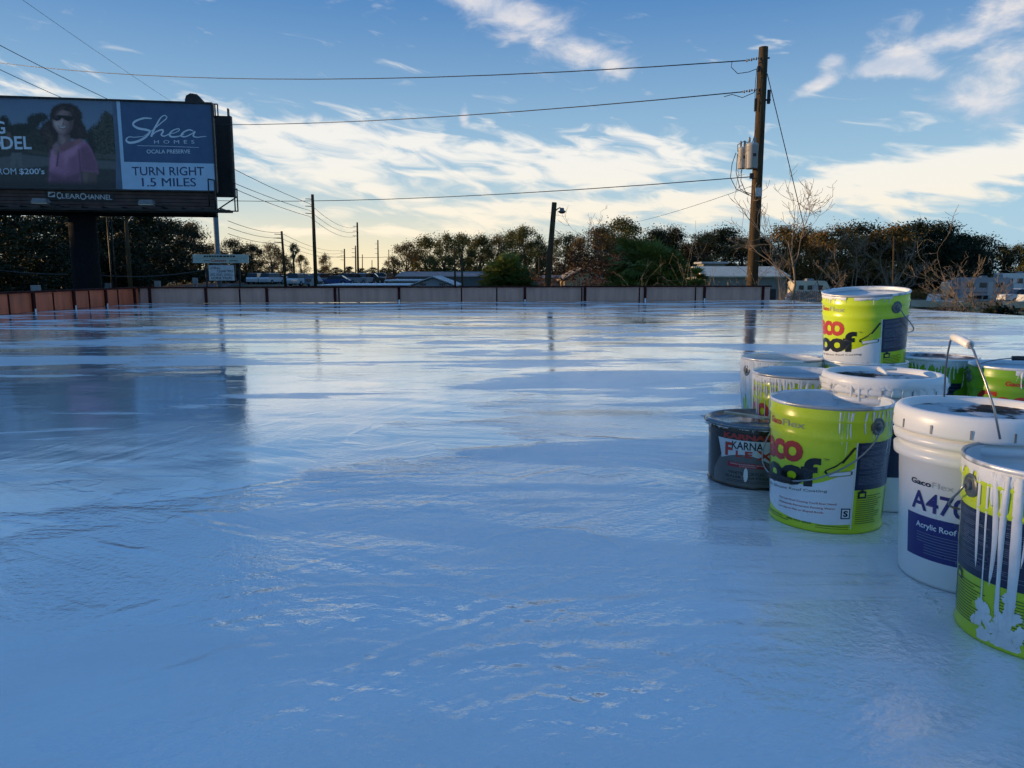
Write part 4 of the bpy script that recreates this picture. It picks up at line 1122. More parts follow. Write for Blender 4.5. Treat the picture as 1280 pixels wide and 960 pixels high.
bd.stroke(Q([(225, 285), (290, 240), (350, 190), (388, 155), (372, 138), (345, 155), (318, 200), (295, 245), (278, 288)]), [.6, 1.0, 1.3, 1.3, 1.2, 1.5, 2.2, 2.6, 2.6], I_white)
bd.stroke(Q([(278, 288), (310, 255), (352, 240), (362, 252), (350, 275), (372, 284), (415, 262)]), [1.0, 1.6, 2.2, 2.2, 1.9, 1.4, 1.0], I_white)
bd.stroke(Q([(405, 268), (440, 262), (475, 245), (470, 232), (430, 245), (408, 270), (420, 288), (470, 286), (510, 268)]), [.8, 1.0, 1.2, 1.3, 1.7, 2.2, 2.2, 1.5, 1.0], I_white)
bd.stroke(Q([(575, 248), (545, 240), (505, 258), (490, 282), (520, 288), (560, 270), (588, 250)]), [1.2, 1.6, 2.0, 2.0, 1.5, 1.2, 1.4], I_white)
bd.stroke(Q([(588, 250), (575, 282), (600, 292), (640, 288), (668, 286)]), [2.0, 1.9, 1.2, 1.0, .6], I_white)
# left: the photograph on the poster
X = on_board(145.5, 200)[0]
k2 = 160 / 1024.0
def H(l): return [(x * k2, 120 + y * k2) for x, y in l]
def chaikin(l, n=2):
    for _ in range(n):
        o = []
        for i in range(len(l)):
            p, q = l[i], l[(i + 1) % len(l)]
            o += [(p[0] * .75 + q[0] * .25, p[1] * .75 + q[1] * .25), (p[0] * .25 + q[0] * .75, p[1] * .25 + q[1] * .75)]
        l = o
    return l
def leafy(l, amp, seed):
    rs = random.Random(seed); out = []
    for i in range(len(l)):
        p, q = l[i], l[(i + 1) % len(l)]; n_ = max(1, int(math.hypot(q[0] - p[0], q[1] - p[1]) / 9))
        for j in range(n_): out.append((p[0] + (q[0] - p[0]) * j / n_ + rs.uniform(-amp, amp), p[1] + (q[1] - p[1]) * j / n_ + rs.uniform(-amp, amp)))
    return out
def clipped(l):  # image points, kept on the poster
    out = []
    for q in H(l):
        a, z = on_board(*q); out.append((max(-BW, min(X, a)), max(.02, min(BH - .02, z))))
    return out
PIC = []
def lay(pts, col, soft=6, grain=.10, jag=0): PIC.append((pts, col, soft, grain, jag))
cS, cD, cM = (.095, .150, .235), (.012, .017, .016), (.034, .040, .032)
lay([(-60, 390), (300, 420), (960, 490), (960, 760), (-60, 760)], (.030, .036, .034), 6, .3)
lay([(-60, 500), (180, 470), (400, 490), (960, 525), (960, 590), (400, 560), (-60, 600)], (.085, .09, .098), 8, .15)
lay([(-60, 220), (40, 160), (75, 190), (95, 240), (150, 220), (240, 230), (300, 250), (420, 300), (420, 460), (-60, 420)], (.024, .029, .025), 10, .9, 12)
lay([(215, 180), (250, 152), (320, 135), (375, 147), (390, 190), (330, 215), (300, 260), (250, 290), (225, 240)], cD, 9, .9, 12)
lay([(60, 245), (130, 225), (190, 235), (230, 225), (250, 300), (180, 320), (70, 310)], cD, 9, .8, 10)
lay([(0, 170), (40, 160), (70, 185), (60, 260), (0, 260)], cD, 8, .8, 10)
lay([(700, 330), (730, 250), (790, 215), (820, 140), (860, 118), (895, 150), (925, 160), (960, 200), (960, 480), (700, 490)], cM, 9, 1.0, 14)
lay([(690, 300), (720, 262), (745, 300), (770, 480), (700, 500)], cD, 10, .7, 10)
lay([(220, 428), (400, 450), (400, 480), (240, 458)], (.05, .052, .045), 8, .4); lay([(760, 458), (960, 475), (960, 510), (760, 500)], (.06, .065, .06), 8, .4)
lay([(60, 285), (92, 300), (105, 420), (52, 430), (48, 330)], (.09, .065, .06), 8, .3); lay([(95, 455), (175, 455), (180, 560), (160, 572), (138, 490), (112, 572), (80, 575)], (.11, .115, .12), 8, .2)
hair = (.020, .012, .013)
lay([(405, 130), (430, 85), (490, 60), (560, 58), (620, 85), (655, 130), (662, 175), (655, 200), (685, 250), (705, 310), (690, 350), (610, 352), (480, 330), (452, 400), (425, 470), (378, 452), (395, 400), (345, 385), (370, 340), (315, 290), (345, 220), (400, 190)], hair, 10, .6, 6)
lay([(350, 300), (390, 270), (430, 330), (440, 390), (410, 440), (380, 420), (385, 370)], (.05, .032, .028), 22, .7, 5)
lay([(335, 270), (372, 215), (390, 280), (350, 305)], (.042, .027, .026), 20, .6, 5); lay([(600, 230), (650, 250), (680, 320), (630, 330)], (.034, .02, .022), 26, .6)
lay([(470, 295), (560, 315), (575, 372), (490, 435), (462, 385)], (.13, .085, .085), 10); lay([(478, 310), (520, 330), (532, 365), (500, 402), (480, 370)], (.25, .17, .165), 16)
lay([(424, 190), (438, 140), (500, 108), (565, 128), (587, 200), (577, 258), (548, 298), (503, 315), (464, 292), (433, 245)], (.20, .13, .13), 9, .06)
lay([(430, 190), (450, 160), (500, 160), (512, 215), (505, 285), (470, 280), (438, 240)], (.36, .25, .24), 24, .06)
lay([(548, 130), (578, 140), (590, 200), (580, 262), (552, 300), (522, 312), (556, 250)], (.085, .052, .055), 18)
lay([(440, 215), (470, 206), (482, 240), (462, 262)], (.46, .34, .33), 16); lay([(482, 205), (500, 200), (506, 226), (490, 234)], (.44, .32, .31), 10)
lay([(500, 225), (512, 205), (515, 228), (505, 234)], (.13, .08, .08), 7)
lay([(420, 162), (470, 152), (545, 158), (592, 168), (584, 192), (552, 204), (522, 192), (499, 176), (480, 196), (450, 201), (427, 186)], (.006, .006, .008), 5, .02)
lay([(435, 168), (462, 164), (468, 176), (445, 182)], (.03, .03, .045), 8)
lay([(462, 236), (500, 245), (540, 234), (530, 258), (502, 268), (474, 258)], (.10, .05, .055), 6); lay([(470, 241), (500, 249), (532, 240), (522, 253), (501, 259), (480, 253)], (.50, .47, .47), 5, .02)
lay([(405, 160), (428, 98), (500, 70), (585, 82), (622, 140), (610, 190), (588, 160), (568, 128), (500, 102), (455, 128), (428, 196)], hair, 9, .6, 4)
lay([(440, 138), (482, 92), (530, 86), (480, 116), (445, 170)], (.065, .04, .036), 14, .5); lay([(545, 92), (585, 102), (608, 165), (580, 130)], (.045, .028, .028), 14, .5)
pk = (.30, .125, .215)
lay([(390, 720), (396, 620), (400, 520), (418, 430), (440, 385), (480, 410), (560, 370), (640, 352), (700, 375), (735, 430), (768, 510), (788, 600), (788, 625), (720, 622), (645, 604), (655, 720)], pk, 8, .14)
lay([(640, 420), (700, 385), (740, 450), (775, 530), (785, 610), (650, 600)], (.17, .07, .125), 22, .15); lay([(395, 610), (520, 640), (650, 600), (655, 720), (390, 720)], (.13, .058, .10), 34, .2)
lay([(410, 440), (455, 470), (452, 570), (405, 590)], (.42, .19, .29), 26); lay([(505, 445), (560, 405), (640, 385), (625, 450), (560, 500), (520, 540)], (.40, .18, .28), 30)
lay([(560, 500), (620, 470), (640, 590), (560, 620)], (.22, .09, .155), 28)
lay([(424, 400), (452, 368), (482, 432), (466, 490), (440, 470)], (.24, .14, .15), 12); lay([(470, 408), (560, 362), (640, 345), (655, 360), (565, 420), (492, 455)], (.19, .085, .10), 12); lay([(600, 352), (650, 345), (668, 362), (590, 400)], (.26, .11, .13), 12)
lay([(466, 440), (476, 440), (464, 565), (450, 565)], (.085, .035, .065), 6); lay([(625, 430), (640, 430), (655, 600), (640, 600)], (.13, .055, .10), 10)
lay([(660, 604), (778, 612), (772, 740), (668, 740)], (.105, .068, .066), 10, .1); lay([(665, 610), (705, 615), (705, 740), (672, 740)], (.15, .10, .095), 16)
lay([(-60, 690), (960, 690), (960, 760), (-60, 760)], (.017, .022, .024), 30, .3)
def picture():
    """the printed photograph: a fine mesh whose corner colours are the ink, blended softly as in a big print"""
    step = .9; xs = np.arange(-34, 146, step); ys_ = np.arange(124.5, 239, step)
    GX, GY = np.meshgrid(xs, ys_); U = GX / k2; V = (GY - 120) / k2
    rs = np.random.RandomState(3); sh = U.shape
    n1 = rs.rand(*sh); n1 = (n1 + np.roll(n1, 1, 0) + np.roll(n1, 1, 1) + np.roll(np.roll(n1, 1, 0), 1, 1)) / 4
    col = np.empty(sh + (3,)); g = np.clip((V - 40) / 320, 0, 1)[..., None]
    col[:] = np.array(cS) * (1 - g) + np.array((.15, .21, .28)) * g
    for pts, c, soft, grain, jag in PIC:
        P = np.array(pts, float); X_ = U + jag * (rs.rand(*sh) - .5) * 2.2; Y_ = V + jag * (rs.rand(*sh) - .5) * 2.2
        ins = np.zeros(sh, bool); dist = np.full(sh, 1e9)
        for i in range(len(P)):
            (x0, y0), (x1, y1) = P[i], P[(i + 1) % len(P)]
            if y0 != y1: ins ^= ((y0 > Y_) != (y1 > Y_)) & (X_ < (x1 - x0) * (Y_ - y0) / (y1 - y0) + x0)
            L2 = (x1 - x0) ** 2 + (y1 - y0) ** 2 + 1e-9; t_ = np.clip(((X_ - x0) * (x1 - x0) + (Y_ - y0) * (y1 - y0)) / L2, 0, 1)
            dist = np.minimum(dist, np.hypot(X_ - x0 - t_ * (x1 - x0), Y_ - y0 - t_ * (y1 - y0)))
        sd_ = np.where(ins, dist, -dist); al = np.clip(.5 + sd_ / (2 * soft), 0, 1); al = (al * al * (3 - 2 * al))[..., None]
        cc = np.array(c) * (1 + grain * 2.2 * (n1[..., None] - .5) + (.5 * grain * (rs.rand(*sh)[..., None] - .5)))
        col = col * (1 - al) + np.clip(cc, 0, 1) * al
    ny_, nx_ = sh; vs = []
    for j in range(ny_):
        for i in range(nx_):
            a_, z_ = on_board(GX[j, i], GY[j, i]); vs.append((max(-BW, min(X, a_)), -.0325, max(.015, min(BH - .015, z_))))
    fs = [(j * nx_ + i, (j + 1) * nx_ + i, (j + 1) * nx_ + i + 1, j * nx_ + i + 1) for j in range(ny_ - 1) for i in range(nx_ - 1)]
    me = bpy.data.meshes.new('ad_picture'); me.from_pydata(vs, [], fs)
    at_ = me.color_attributes.new('ink', 'FLOAT_COLOR', 'POINT')
    at_.data.foreach_set('color', np.concatenate([np.clip(col * 1.45, 0, 1), np.ones(sh + (1,))], 2).reshape(-1).astype('f4'))
    m = bpy.data.materials.new('printed_picture'); m.use_nodes = True; q = Nodes(m)
    an = q.new('ShaderNodeVertexColor'); an.layer_name = 'ink'; gr = q.noise(q.new('ShaderNodeTexCoord').outputs['Object'], 14, 3)
    q.l.new(q.mix(.25, an.outputs[0], q.mix(gr, (0, 0, 0, 1), an.outputs[0])), q.b.inputs['Base Color']); q.b.inputs['Roughness'].default_value = .5
    me.materials.append(m); o = bpy.data.objects.new('ad_picture', me); C.objects.link(o); o.parent = bb
picture()
bd.text('G', -5, 6, 151.5, 167.5, I_white, .02); bd.text('MO', -24, 1, 171, 186.5, I_white, .02); bd.text('DEL', 2.5, 39, 170.5, 186.8, I_white, .02)
bd.text('FROM', -7, 20.5, 210.3, 218.2, I_white, .0); bd.text("$200's", 25, 55.8, 210.5, 219, I_white, .015)
bd.mb.build('ad_panel', bd.mats, bb, fix=False)
b = MB(); b.box((-BW / 2, .10, BH / 2), (BW, .25, BH)); b.build('panel_backing', M_dark, bb)
b = MB()
for z in (-.04, BH + .03): b.box((-BW / 2, .06, z), (BW + .1, .34, .08))
b.box((.03, .06, BH / 2), (.08, .34, BH))
b.build('trim', M_dark, bb)
# the other face, seen from behind
b = MB(); b.box((-BW / 2 + .52, 2.3, BH / 2 - .12), (BW, .3, BH - .05))
for k in range(9): b.box((-BW / 2 + .52 - 6.8 + k * 1.75, 2.08, BH / 2), (.14, .14, BH - .3))
b.box((.36, 2.3, BH - .0), (.07, .3, .5))
for k in range(5): b.box((.50, 2.3, .6 + k * .8), (.06, .1, .1))
b.build('rear_panel', M_dark, bb)
# apron of brown slats, light fixtures, catwalk
b = MB()
for k in range(6): b.box((-BW / 2 + .0, .12, -.17 - k * .175), (BW - .1, .10 + .02 * (k % 2), .150))
b.box((-BW / 2, .24, -.62), (BW - .3, .06, 1.0)); b.build('apron', M_brown, bb)
w0 = on_board(57, 243.5); w1 = on_board(146, 243.5)
b = MB(); q0 = on_board(56, 250.5); q1 = on_board(143, 239)
b.add([(a, .035, z) for a, z in (on_board(56, 239), on_board(56, 250), on_board(143, 253), on_board(143, 241.5))], [(0, 1, 2, 3)]); 
vs, fs = text_mesh('C', (*[on_board(71, 250)[0], on_board(76.5, 250)[0]], on_board(71, 248.5)[1], on_board(71, 239.9)[1]), .02)
b.add([(x, .026, z) for x, z in vs], fs, 1)
def pt(body, x0, x1, y0, y1):
    a = on_board(x0, y1); c = on_board(x1, y0)
    vs, fs = text_mesh(body, (a[0], c[0], a[1], on_board(x0, y0)[1]), .012)
    b.add([(x, .026, z - (x - a[0]) * .012) for x, z in vs], fs, 1)
pt('LEAR', 77, 99.5, 241.8, 247.9)
pt('C', 100, 105.5, 241.2, 249.5); pt('HANNEL', 106.5, 139.5, 242.6, 248.8)
b.add([(x, .026, z) for x, z in (on_board(59.5, 239.5), on_board(68.5, 240), on_board(68.5, 246.5), on_board(60, 246))], [(0, 1, 2, 3)], 1)
e_ = [(on_board(64.5 + 3.6 * math.cos(a), 242.9 + 1.8 * math.sin(a) - 1.2 * math.cos(a))) for a in [i * PI / 8 for i in range(16)]]
b.add([(x, .022, z) for x, z in e_], [tuple(range(16))], 0)
b.build('nameplate', [M_dark, ink('nameplate_white', (.48, .50, .52))], bb, fix=False)
zc = on_board(190, 264.2)[1]
b = MB(); b.box((-BW / 2 + .4, -.55, zc), (BW + .8, .9, .10)); 
for k in range(16): b.box((-BW + 1 + k * .93, -.30, zc + .10), (.06, 1.3, .10))
b.build('catwalk', M_dark, bb)
xr = on_board(299.5, 258)[0]
b = MB(); 
for (p_, q_) in (((0, -.5, zc + .02), (xr, -.5, zc + .02)), ((xr, -.5, zc), (xr, -.5, zc + 1.15)), ((xr, -.5, zc + .75), (xr - 1.0, -.5, zc + .08)), ((xr - .13, -.5, zc), (xr - .13, -.5, zc + 1.1)), ((xr, -.5, zc + 1.12), (xr - .13, -.5, zc + 1.12)),
                 ((0, -.3, zc), (0, -.3, .5)), ((-.3, -.3, zc + .3), (-.3, -.3, .55)), ((-.3, -.3, .55), (0, -.3, .5))):
    b.tube([p_, q_], .035, 6)
b.build('railing', M_dark, bb)
b = MB()
for (p_, q_) in (((-.0, .2, BH - .6), (.25, .2, BH - .6)), ((.25, .2, BH - .6), (.25, .2, BH + .05)), ((.25, .2, BH + .05), (0, .2, BH + .05)), ((.12, .2, BH - .6), (.12, .2, BH + .05))):
    b.tube([p_, q_], .035, 6)
b.build('ladder_hoop', M_dark, bb)
for px in (65, 193):
    f = on_board(px, 254)[0]
    b = MB(); b.box((f, -1.25, -.72), (.72, .5, .20), top=.8); b.box((f, -1.25, -.85), (.66, .44, .06), 1)
    q = b.build('floodlight', [mat('grey_housing', (.20, .21, .22), .5), mat('lamp_glass', (.5, .48, .42), .3)], bb)
    b = MB(); b.tube([(f + .3, -1.2, -.82), (f + .75, -.6, zc + .12)], .035, 6); b.build('arm', M_dark, q)
dr = on_board(241, 128)[0]
b = MB(); b.prism([(dr - .40 + .0, BH), (dr + .42, BH), (dr + .45, BH + .2), (dr + .20, BH + .48), (dr - .12, BH + .52), (dr - .33, BH + .40), (dr - .40, BH + .2)], 'y', .1, .8)
b.build('motor_housing', M_dark, bb)
pc = on_board(91, 262)
b = MB(); b.tube([(pc[0], 1.1, -1.2), (pc[0], 1.1, -(P0.z - gz(P0.x, P0.y)) - .4)], .66, 20)
for k in range(7): b.box((-BW / 2 + (k - 3) * 2.2, 1.4, -.6), (.16, 1.8, .9))
b.box((-BW / 2, 1.1, -1.0), (BW - .5, .5, .5))
b.build('column', mat('painted_column', (.014, .015, .018), .85, var=.25, spec=.08), bb)
b = MB()
for px_ in (115, 120): b.tube([(on_board(px_, 262)[0], 2.0, -.9), (on_board(px_, 262)[0], 2.0, -6.0 + (px_ - 115) * .1)], .04, 6)
b.build('conduit', M_dark, bb)

# ------------------------------------------------------------------ dealer sign
Yd = 60
p = at(271.5, 342, Yd); sg = thing('dealer_sign', 'pole sign with a pale header board over a white letter board', 'sign', (p.x, p.y, gz(p.x, p.y)), R(3)); z0 = gz(p.x, p.y)
def sl(px, py): q = at(px, py, Yd); return (q.x - p.x, q.z - z0)
b = MB(); top_ = sl(271, 240)[1]; b.tube([(0, .35, -.3), (0, .35, top_)], .20, 12); b.build('pole', mat('blue_grey_pole', (.13, .17, .21), .5), sg)
x0, z1 = sl(242, 318); x1, z2 = sl(310, 328.8)
b = MB(); b.box(((x0 + x1) / 2, 0, (z1 + z2) / 2), (x1 - x0, .3, z1 - z2)); y_ = -.153
def rc(b, xa, xb, za, zb, mi, yy): b.add([(xa, yy, za), (xb, yy, za), (xb, yy, zb), (xa, yy, zb)], [(0, 1, 2, 3)], mi)
rs = random.Random(4)
xx = sl(256, 320)[0]
while xx < sl(294, 320)[0]:
    w_ = rs.uniform(.12, .24); rc(b, xx, xx + w_, sl(0, 321.6)[1], sl(0, 319.4)[1], 1, y_ - .004); xx += w_ + .05
rc(b, x0 + .05, x1 - .05, sl(0, 323.0)[1], sl(0, 322.6)[1], 3, y_ - .004)
for (a, c) in ((256, 263), (287, 297)):
    xx = sl(a, 320)[0]
    while xx < sl(c, 320)[0]: rc(b, xx, xx + .08, sl(0, 326.6)[1], sl(0, 325.4)[1], 1, y_ - .004); xx += .11
vs, fs = text_mesh('C', (sl(265, 340)[0], sl(270, 340)[0], sl(0, 327.4)[1], sl(0, 323.6)[1]), .03); b.add([(x, y_ - .004, z) for x, z in vs], fs, 2)
for i in range(6):
    a = sl(270.2 + i * 2.4, 340)[0]; rc(b, a, a + .11, sl(0, 327)[1], sl(0, 325.0)[1], 2, y_ - .004)
b.build('header_board', [mat('pale_green_board', (.50, .60, .54), .5), M_blackp, M_red, M_greyp], sg, fix=False)
x0, z1 = sl(261.5, 331.5); x1, z2 = sl(293.5, 350.5)
b = MB(); b.box(((x0 + x1) / 2, 0, (z1 + z2) / 2), (x1 - x0, .3, z1 - z2), 0)
b.box(((x0 + x1) / 2, .02, (z1 + z2) / 2), (x1 - x0 + .12, .26, z1 - z2 + .12), 1)
def ln(body, xa, xb, ya, yb):
    vs, fs = text_mesh(body, (sl(xa, 340)[0], sl(xb, 340)[0], sl(0, yb)[1], sl(0, ya)[1]), .01); b.add([(x, y_ - .006, z) for x, z in vs], fs, 1)
ln('LIVING', 263.5, 276, 333.4, 336.6); ln('QUARTERS', 272.5, 291.5, 337.5, 340.8); ln('BIG AND SMALL', 264, 291.5, 341.8, 345); ln('HORSE TRLRS.', 264.5, 291, 346, 349.2)
b.build('letter_board', [mat('white_board', (.66, .70, .74), .5), M_blackp], sg, fix=False)
b = MB(); 
for px_ in (257, 298): b.tube([(sl(px_, 340)[0], .2, -.2), (sl(px_, 340)[0], .2, sl(0, 329)[1])], .07, 6)
b.build('side_post', M_dark, sg)

# ------------------------------------------------------------------ poles
M_wood = mat('pole_wood', (.085, .058, .030), .9, spec=.12, var=.45, scale=3, stretch=(4, 4, .4), bump=.4, bscale=20)
M_wire = mat('wire', (.02, .02, .022), .5)
M_ins = mat('insulator', (.32, .33, .34), .35)
M_tank = mat('transformer_paint', (.36, .355, .34), .4, var=.12, scale=3)
def pole(name, label, px_top, ytop, px_base, Y, r, cat='utility pole', group=None):
    a = at(px_top, ytop, Y); c = at(px_base, 358, Y); k = (a.z - c.z)
    z0 = gz(c.x, Y); f = (z0 - .3 - a.z) / (c.z - a.z); bx = a.x + (c.x - a.x) * f
    t = thing(name, label, cat, (bx, Y, z0), 0, group)
    b = MB(); b.tube([(0, 0, -.3), ((a.x - bx) * .5, 0, (a.z - z0) * .5), (a.x - bx, 0, a.z - z0)], [r * 1.25, r * 1.1, r * .9], 14)
    b.build('shaft', M_wood, t)
    def lo(px, py, dy=0.0):
        q = at(px, py, Y + dy); return Vector((q.x - bx, dy, q.z - z0))
    return t, lo
t, lo = pole('utility_pole', 'tall weathered wooden utility pole carrying two grey transformers', 954.5, 59, 940, 24, .15)
tx = thing('transformer_bank', 'pair of grey transformer cans hung on the tall utility pole', 'transformer', tuple(Vector(t.location) + lo(934, 211)), 0)
def lo2(px, py, dy=0): return lo(px, py, dy) - lo(934, 211)
for (px, w, dy, zt, zb) in ((939, 7.4, -.16, 181, 211), (927.5, 5.6, .05, 186, 211)):
    c = lo2(px, zb, dy); h = lo2(px, zt, dy).z - c.z; r_ = w / FPX * 24
    b = MB(); b.lathe([(.001, 0), (r_ * .96, .0), (r_, .02), (r_, h - .05), (r_ * 1.03, h - .04), (r_ * 1.03, h), (r_ * .8, h + .05), (.001, h + .07)], 24, 0, c=(c.x, c.y, c.z))
    q = b.build('tank', M_tank, tx)
    for k in (-.5, .4):
        b = MB(); b.lathe([(.045, 0), (.05, .02), (.03, .06), (.05, .08), (.03, .12), (.045, .14), (.02, .2), (.001, .21)], 10, 0, c=(c.x + k * r_, c.y, c.z + h + .03)); b.build('bushing', M_ins, q)
    b = MB(); b.box((c.x + r_ * .15, c.y - r_ * 1.0, c.z + h * .55), (r_ * .5, .02, .09)); b.build('nameplate', M_dark, q)
b = MB(); 
for z in (188, 204): b.box(tuple(lo2(943, z, -.02)), (.30, .10, .06))
b.build('bracket', M_dark, tx)
b = MB()
for pts in ([(937, 180), (931, 176), (922, 181), (922.5, 190)], [(920, 191), (915, 205), (913, 222), (920, 236), (936, 244)], [(922, 192), (920, 215), (925, 236), (940, 246)], [(927, 212), (926, 226), (932, 240), (941, 243)], [(940, 180), (943, 170), (945, 160), (944.5, 150), (945, 130), (947, 88)]):
    b.tube([lo2(x, y, -.15) for x, y in pts], .012, 5)
b.build('lead_wire', M_wire, tx)
# pole-top hardware
b = MB()
for (x0, y0, x1, y1) in ((949, 72.5, 934, 75.5), (947, 111.5, 931, 114.5)):
    a, c = lo(x0, y0, -.1), lo(x1, y1, -.1)
    for i in range(6):
        q = a + (c - a) * (i / 5); b.tube([q, q + (c - a).normalized() * .035], .045 if i % 2 else .03, 10)
b.build('strain_insulator', M_ins, t)
b = MB()
b.tube([lo(915, 77.5, -.1), lo(914, 84, -.1), lo(922, 92, -.1), lo(936, 90, -.1), lo(946, 86, -.1)], .011, 5); b.tube([lo(905, 121, -.1), lo(915, 118, -.1), lo(928, 122, -.1), lo(942, 116, -.1), lo(946, 111, -.1)], .011, 5)
b.tube([lo(946, 86, -.1), lo(944, 105, -.1), lo(943.5, 140, -.1)], .010, 5)
b.box(tuple(lo(944.5, 131, -.14)), (.07, .07, .36)); b.box(tuple(lo(961, 121, -.1)), (.08, .08, .40)); b.box(tuple(lo(957, 125, -.1)), (.3, .05, .05)); b.box(tuple(lo(948.5, 86, -.15)), (.09, .09, .14))
b.box(tuple(lo(960, 72.5, 0)), (.1, .04, .04)); b.box(tuple(lo(939.5, 220, -.2)), (.10, .1, .16))
b.build('cutout_switch', M_dark, t)
b = MB(); b.box(tuple(lo(948.5, 240, -.19)), (.2, .02, .26)); b.build('pole_tag', mat('tag_alu', (.5, .52, .54), .35), t)
def wire(label, pts, r, sag=0.0, name='power_line', group='power lines'):
    out = []
    for i in range(len(pts) - 1):
        a, c = Vector(pts[i]), Vector(pts[i + 1]); n_ = 16
        for k in range(n_ + (1 if i == len(pts) - 2 else 0)):
            t_ = k / n_; q = a + (c - a) * t_; q.z -= sag * 4 * t_ * (1 - t_); out.append(q)
    b = MB(); b.tube(out, r, 5); return tag(b.build(name, M_wire), label, 'wire', group)
def through(a, c, mid_px):
    """sag that lets a line from a to c pass a given direction"""
    r_ = ray(*mid_px); best = None
    A_, C_ = Vector(a), Vector(c); k = r_.x / r_.y
    t_ = (k * A_.y - A_.x) / ((C_.x - A_.x) - k * (C_.y - A_.y)); q = A_ + (C_ - A_) * t_
    zt = EYE + r_.z * (q.y / r_.y); return (q.z - zt) / (4 * t_ * (1 - t_))
a = at(934, 75.5, 23.9); c = at(-60, 70, 48); wire('highest wire, running left from the top of the utility pole over the billboard', [a, c], .017, through(a, c, (500, 97.5)))
a = at(931, 114.5, 23.9); c = at(100, 150, 52); wire('second wire, from the utility pole to behind the billboard', [a, c], .017, through(a, c, (500, 149)))
a = at(938, 221, 23.8); c = at(60, 236, 56); wire('lower wire leaving the pole below the transformers, crossing the cloud band', [a, c], .015, through(a, c, (560, 246)))
a = at(941, 232, 23.9); c = at(740, 285, 60); wire('thin service drop falling left from the pole to the trees', [a, c], .008, .3)
a = at(959, 92, 24); c = at(1000, 262, 25.5); c = a + (c - a) * 1.75; c.z = max(c.z, GZ); gw = wire('taut guy wire running down right from the top of the utility pole', [a, c], .014, 0, 'guy_wire', None)
t, lo = pole('lamp_pole', 'leaning wooden pole with one hooded lamp on a short arm', 693, 253, 684.5, 35, .125, 'lamp pole')
b = MB(); b.tube([lo(694, 264), lo(697, 261), lo(700, 259.5), lo(701.5, 261)], .03, 6)
ar = b.build('arm', M_dark, t)
b = MB(); c = lo(702.5, 263.5); b.lathe([(.001, .14), (.09, .12), (.10, .02), (.19, -.03), (.17, -.06), (.08, -.12), (.001, -.13)], 16, 0, c=(c.x, c.y, c.z)); b.build('lamp_head', mat('grey_lamp', (.10, .11, .12), .4), ar)
a = at(694, 288, 35); wire('short service wire falling right from the lamp pole', [a, at(760, 316, 60)], .012, .25)
a = at(692, 289, 35); wire('low service wire from the lamp pole to the roofs on its right', [at(700, 330, 35), at(715, 345, 42)], .012, .0)
# transmission poles along the road
for i, (px, yt, pb, Y, r, lab) in enumerate([(390.5, 243, 395, 100, .26, 'tallest road pole, nearest the letter board sign'), (446.5, 278, 448, 160, .24, 'slim tall road pole midway along the road'), (472.3, 300, 473, 235, .26, 'far slender road pole left of the grove'),
                                             (352, 289, 357, 105, .20, 'shorter road pole with side arms, left of the tallest one'), (430.5, 311, 431, 180, .20, 'short road pole left of the slim tall one'), (444.3, 307, 445, 190, .20, 'short road pole standing close to the slim tall one'),
                                             (453, 318, 453, 260, .18, 'small far road pole just right of the slim tall one'), (465, 325, 465, 320, .2, 'tiny far road pole near the end of the road'), (366, 313, 369, 118, .15, 'leaning stub pole under the lone pine'), (486, 312, 486, 250, .16, 'thin far pole at the left edge of the grove'),
                                             (568, 310, 569, 75, .11, 'grey pole in front of the middle of the grove'), (577, 317, 578, 76, .12, 'second grey pole in front of the grove'), (674, 322, 674, 70, .10, 'thin post right of the small palmetto'), (1117.5, 295, 1116, 60, .09, 'bare post in front of the long wood')]):
    t, lo = pole('utility_pole', lab, px, yt, pb, Y, r * .78, group='distant poles')
    if i < 6:
        b = MB()
        for k in range(3):
            z = (at(px, yt, Y).z - gz(0, Y)) * (1 if 0 else 1)
            q = lo(px, yt + (6 + k * 9 if i == 0 else 5 + 6 * k if i < 3 else 4 + 5 * k)); b.tube([q, q + Vector((-.9 if i != 3 else -1.0, 0, .05))], .05, 5)
        b.build('side_arm', M_dark, t)
for k, (ya, yb) in enumerate(((150, 254.5), (172, 263), (188, 270.5))):
    a = at(387, yb, 100); c = at(180 if k < 2 else 205, (ya, 178, 195)[k], 52)
    wire('road wire sloping down from behind the billboard to the tallest road pole, %s one' % ('top', 'middle', 'bottom')[k], [a, c], .03, .35)
    wire('road wire from the tallest to the slim road pole, %s one' % ('top', 'middle', 'bottom')[k], [at(387, yb, 100), at(444, (284.5, 290, 295.5)[k], 160)], .028, 1.0)
for k, (ya, yb) in enumerate(((276, 290.5), (284, 297), (292, 303.5))):
    wire('road wire ending on the shorter road pole, %s one' % ('top', 'middle', 'bottom')[k], [at(350, yb, 105), at(285, ya, 62)], .025, .3)
    wire('road wire leaving the shorter road pole to the right, %s one' % ('top', 'middle', 'bottom')[k], [at(350, yb, 105), at(430, yb + 22 - k * 3, 180)], .025, 1.0)
for k, (xa, ya, xb, yb, Y0, Y1) in enumerate(((-60, 25, 165, 138, 30, 44), (-60, 58, 120, 140, 30, 46), (-40, 104, 45, 142, 34, 47), (0, -20, 250, 150, 26, 50))):
    wire(('steep wire at upper left reaching the billboard top, the heavier one', 'steep wire at upper left, below the heavier one', 'short steep wire above the billboard at the frame edge', 'faint thin wire high above the billboard')[k], [at(xa, ya, Y0), at(xb, yb, Y1)], .016 if k < 3 else .007, .08)
wire('far wires crossing the road near the horizon', [at(395, 320, 200), at(490, 321, 200)], .05, .3)
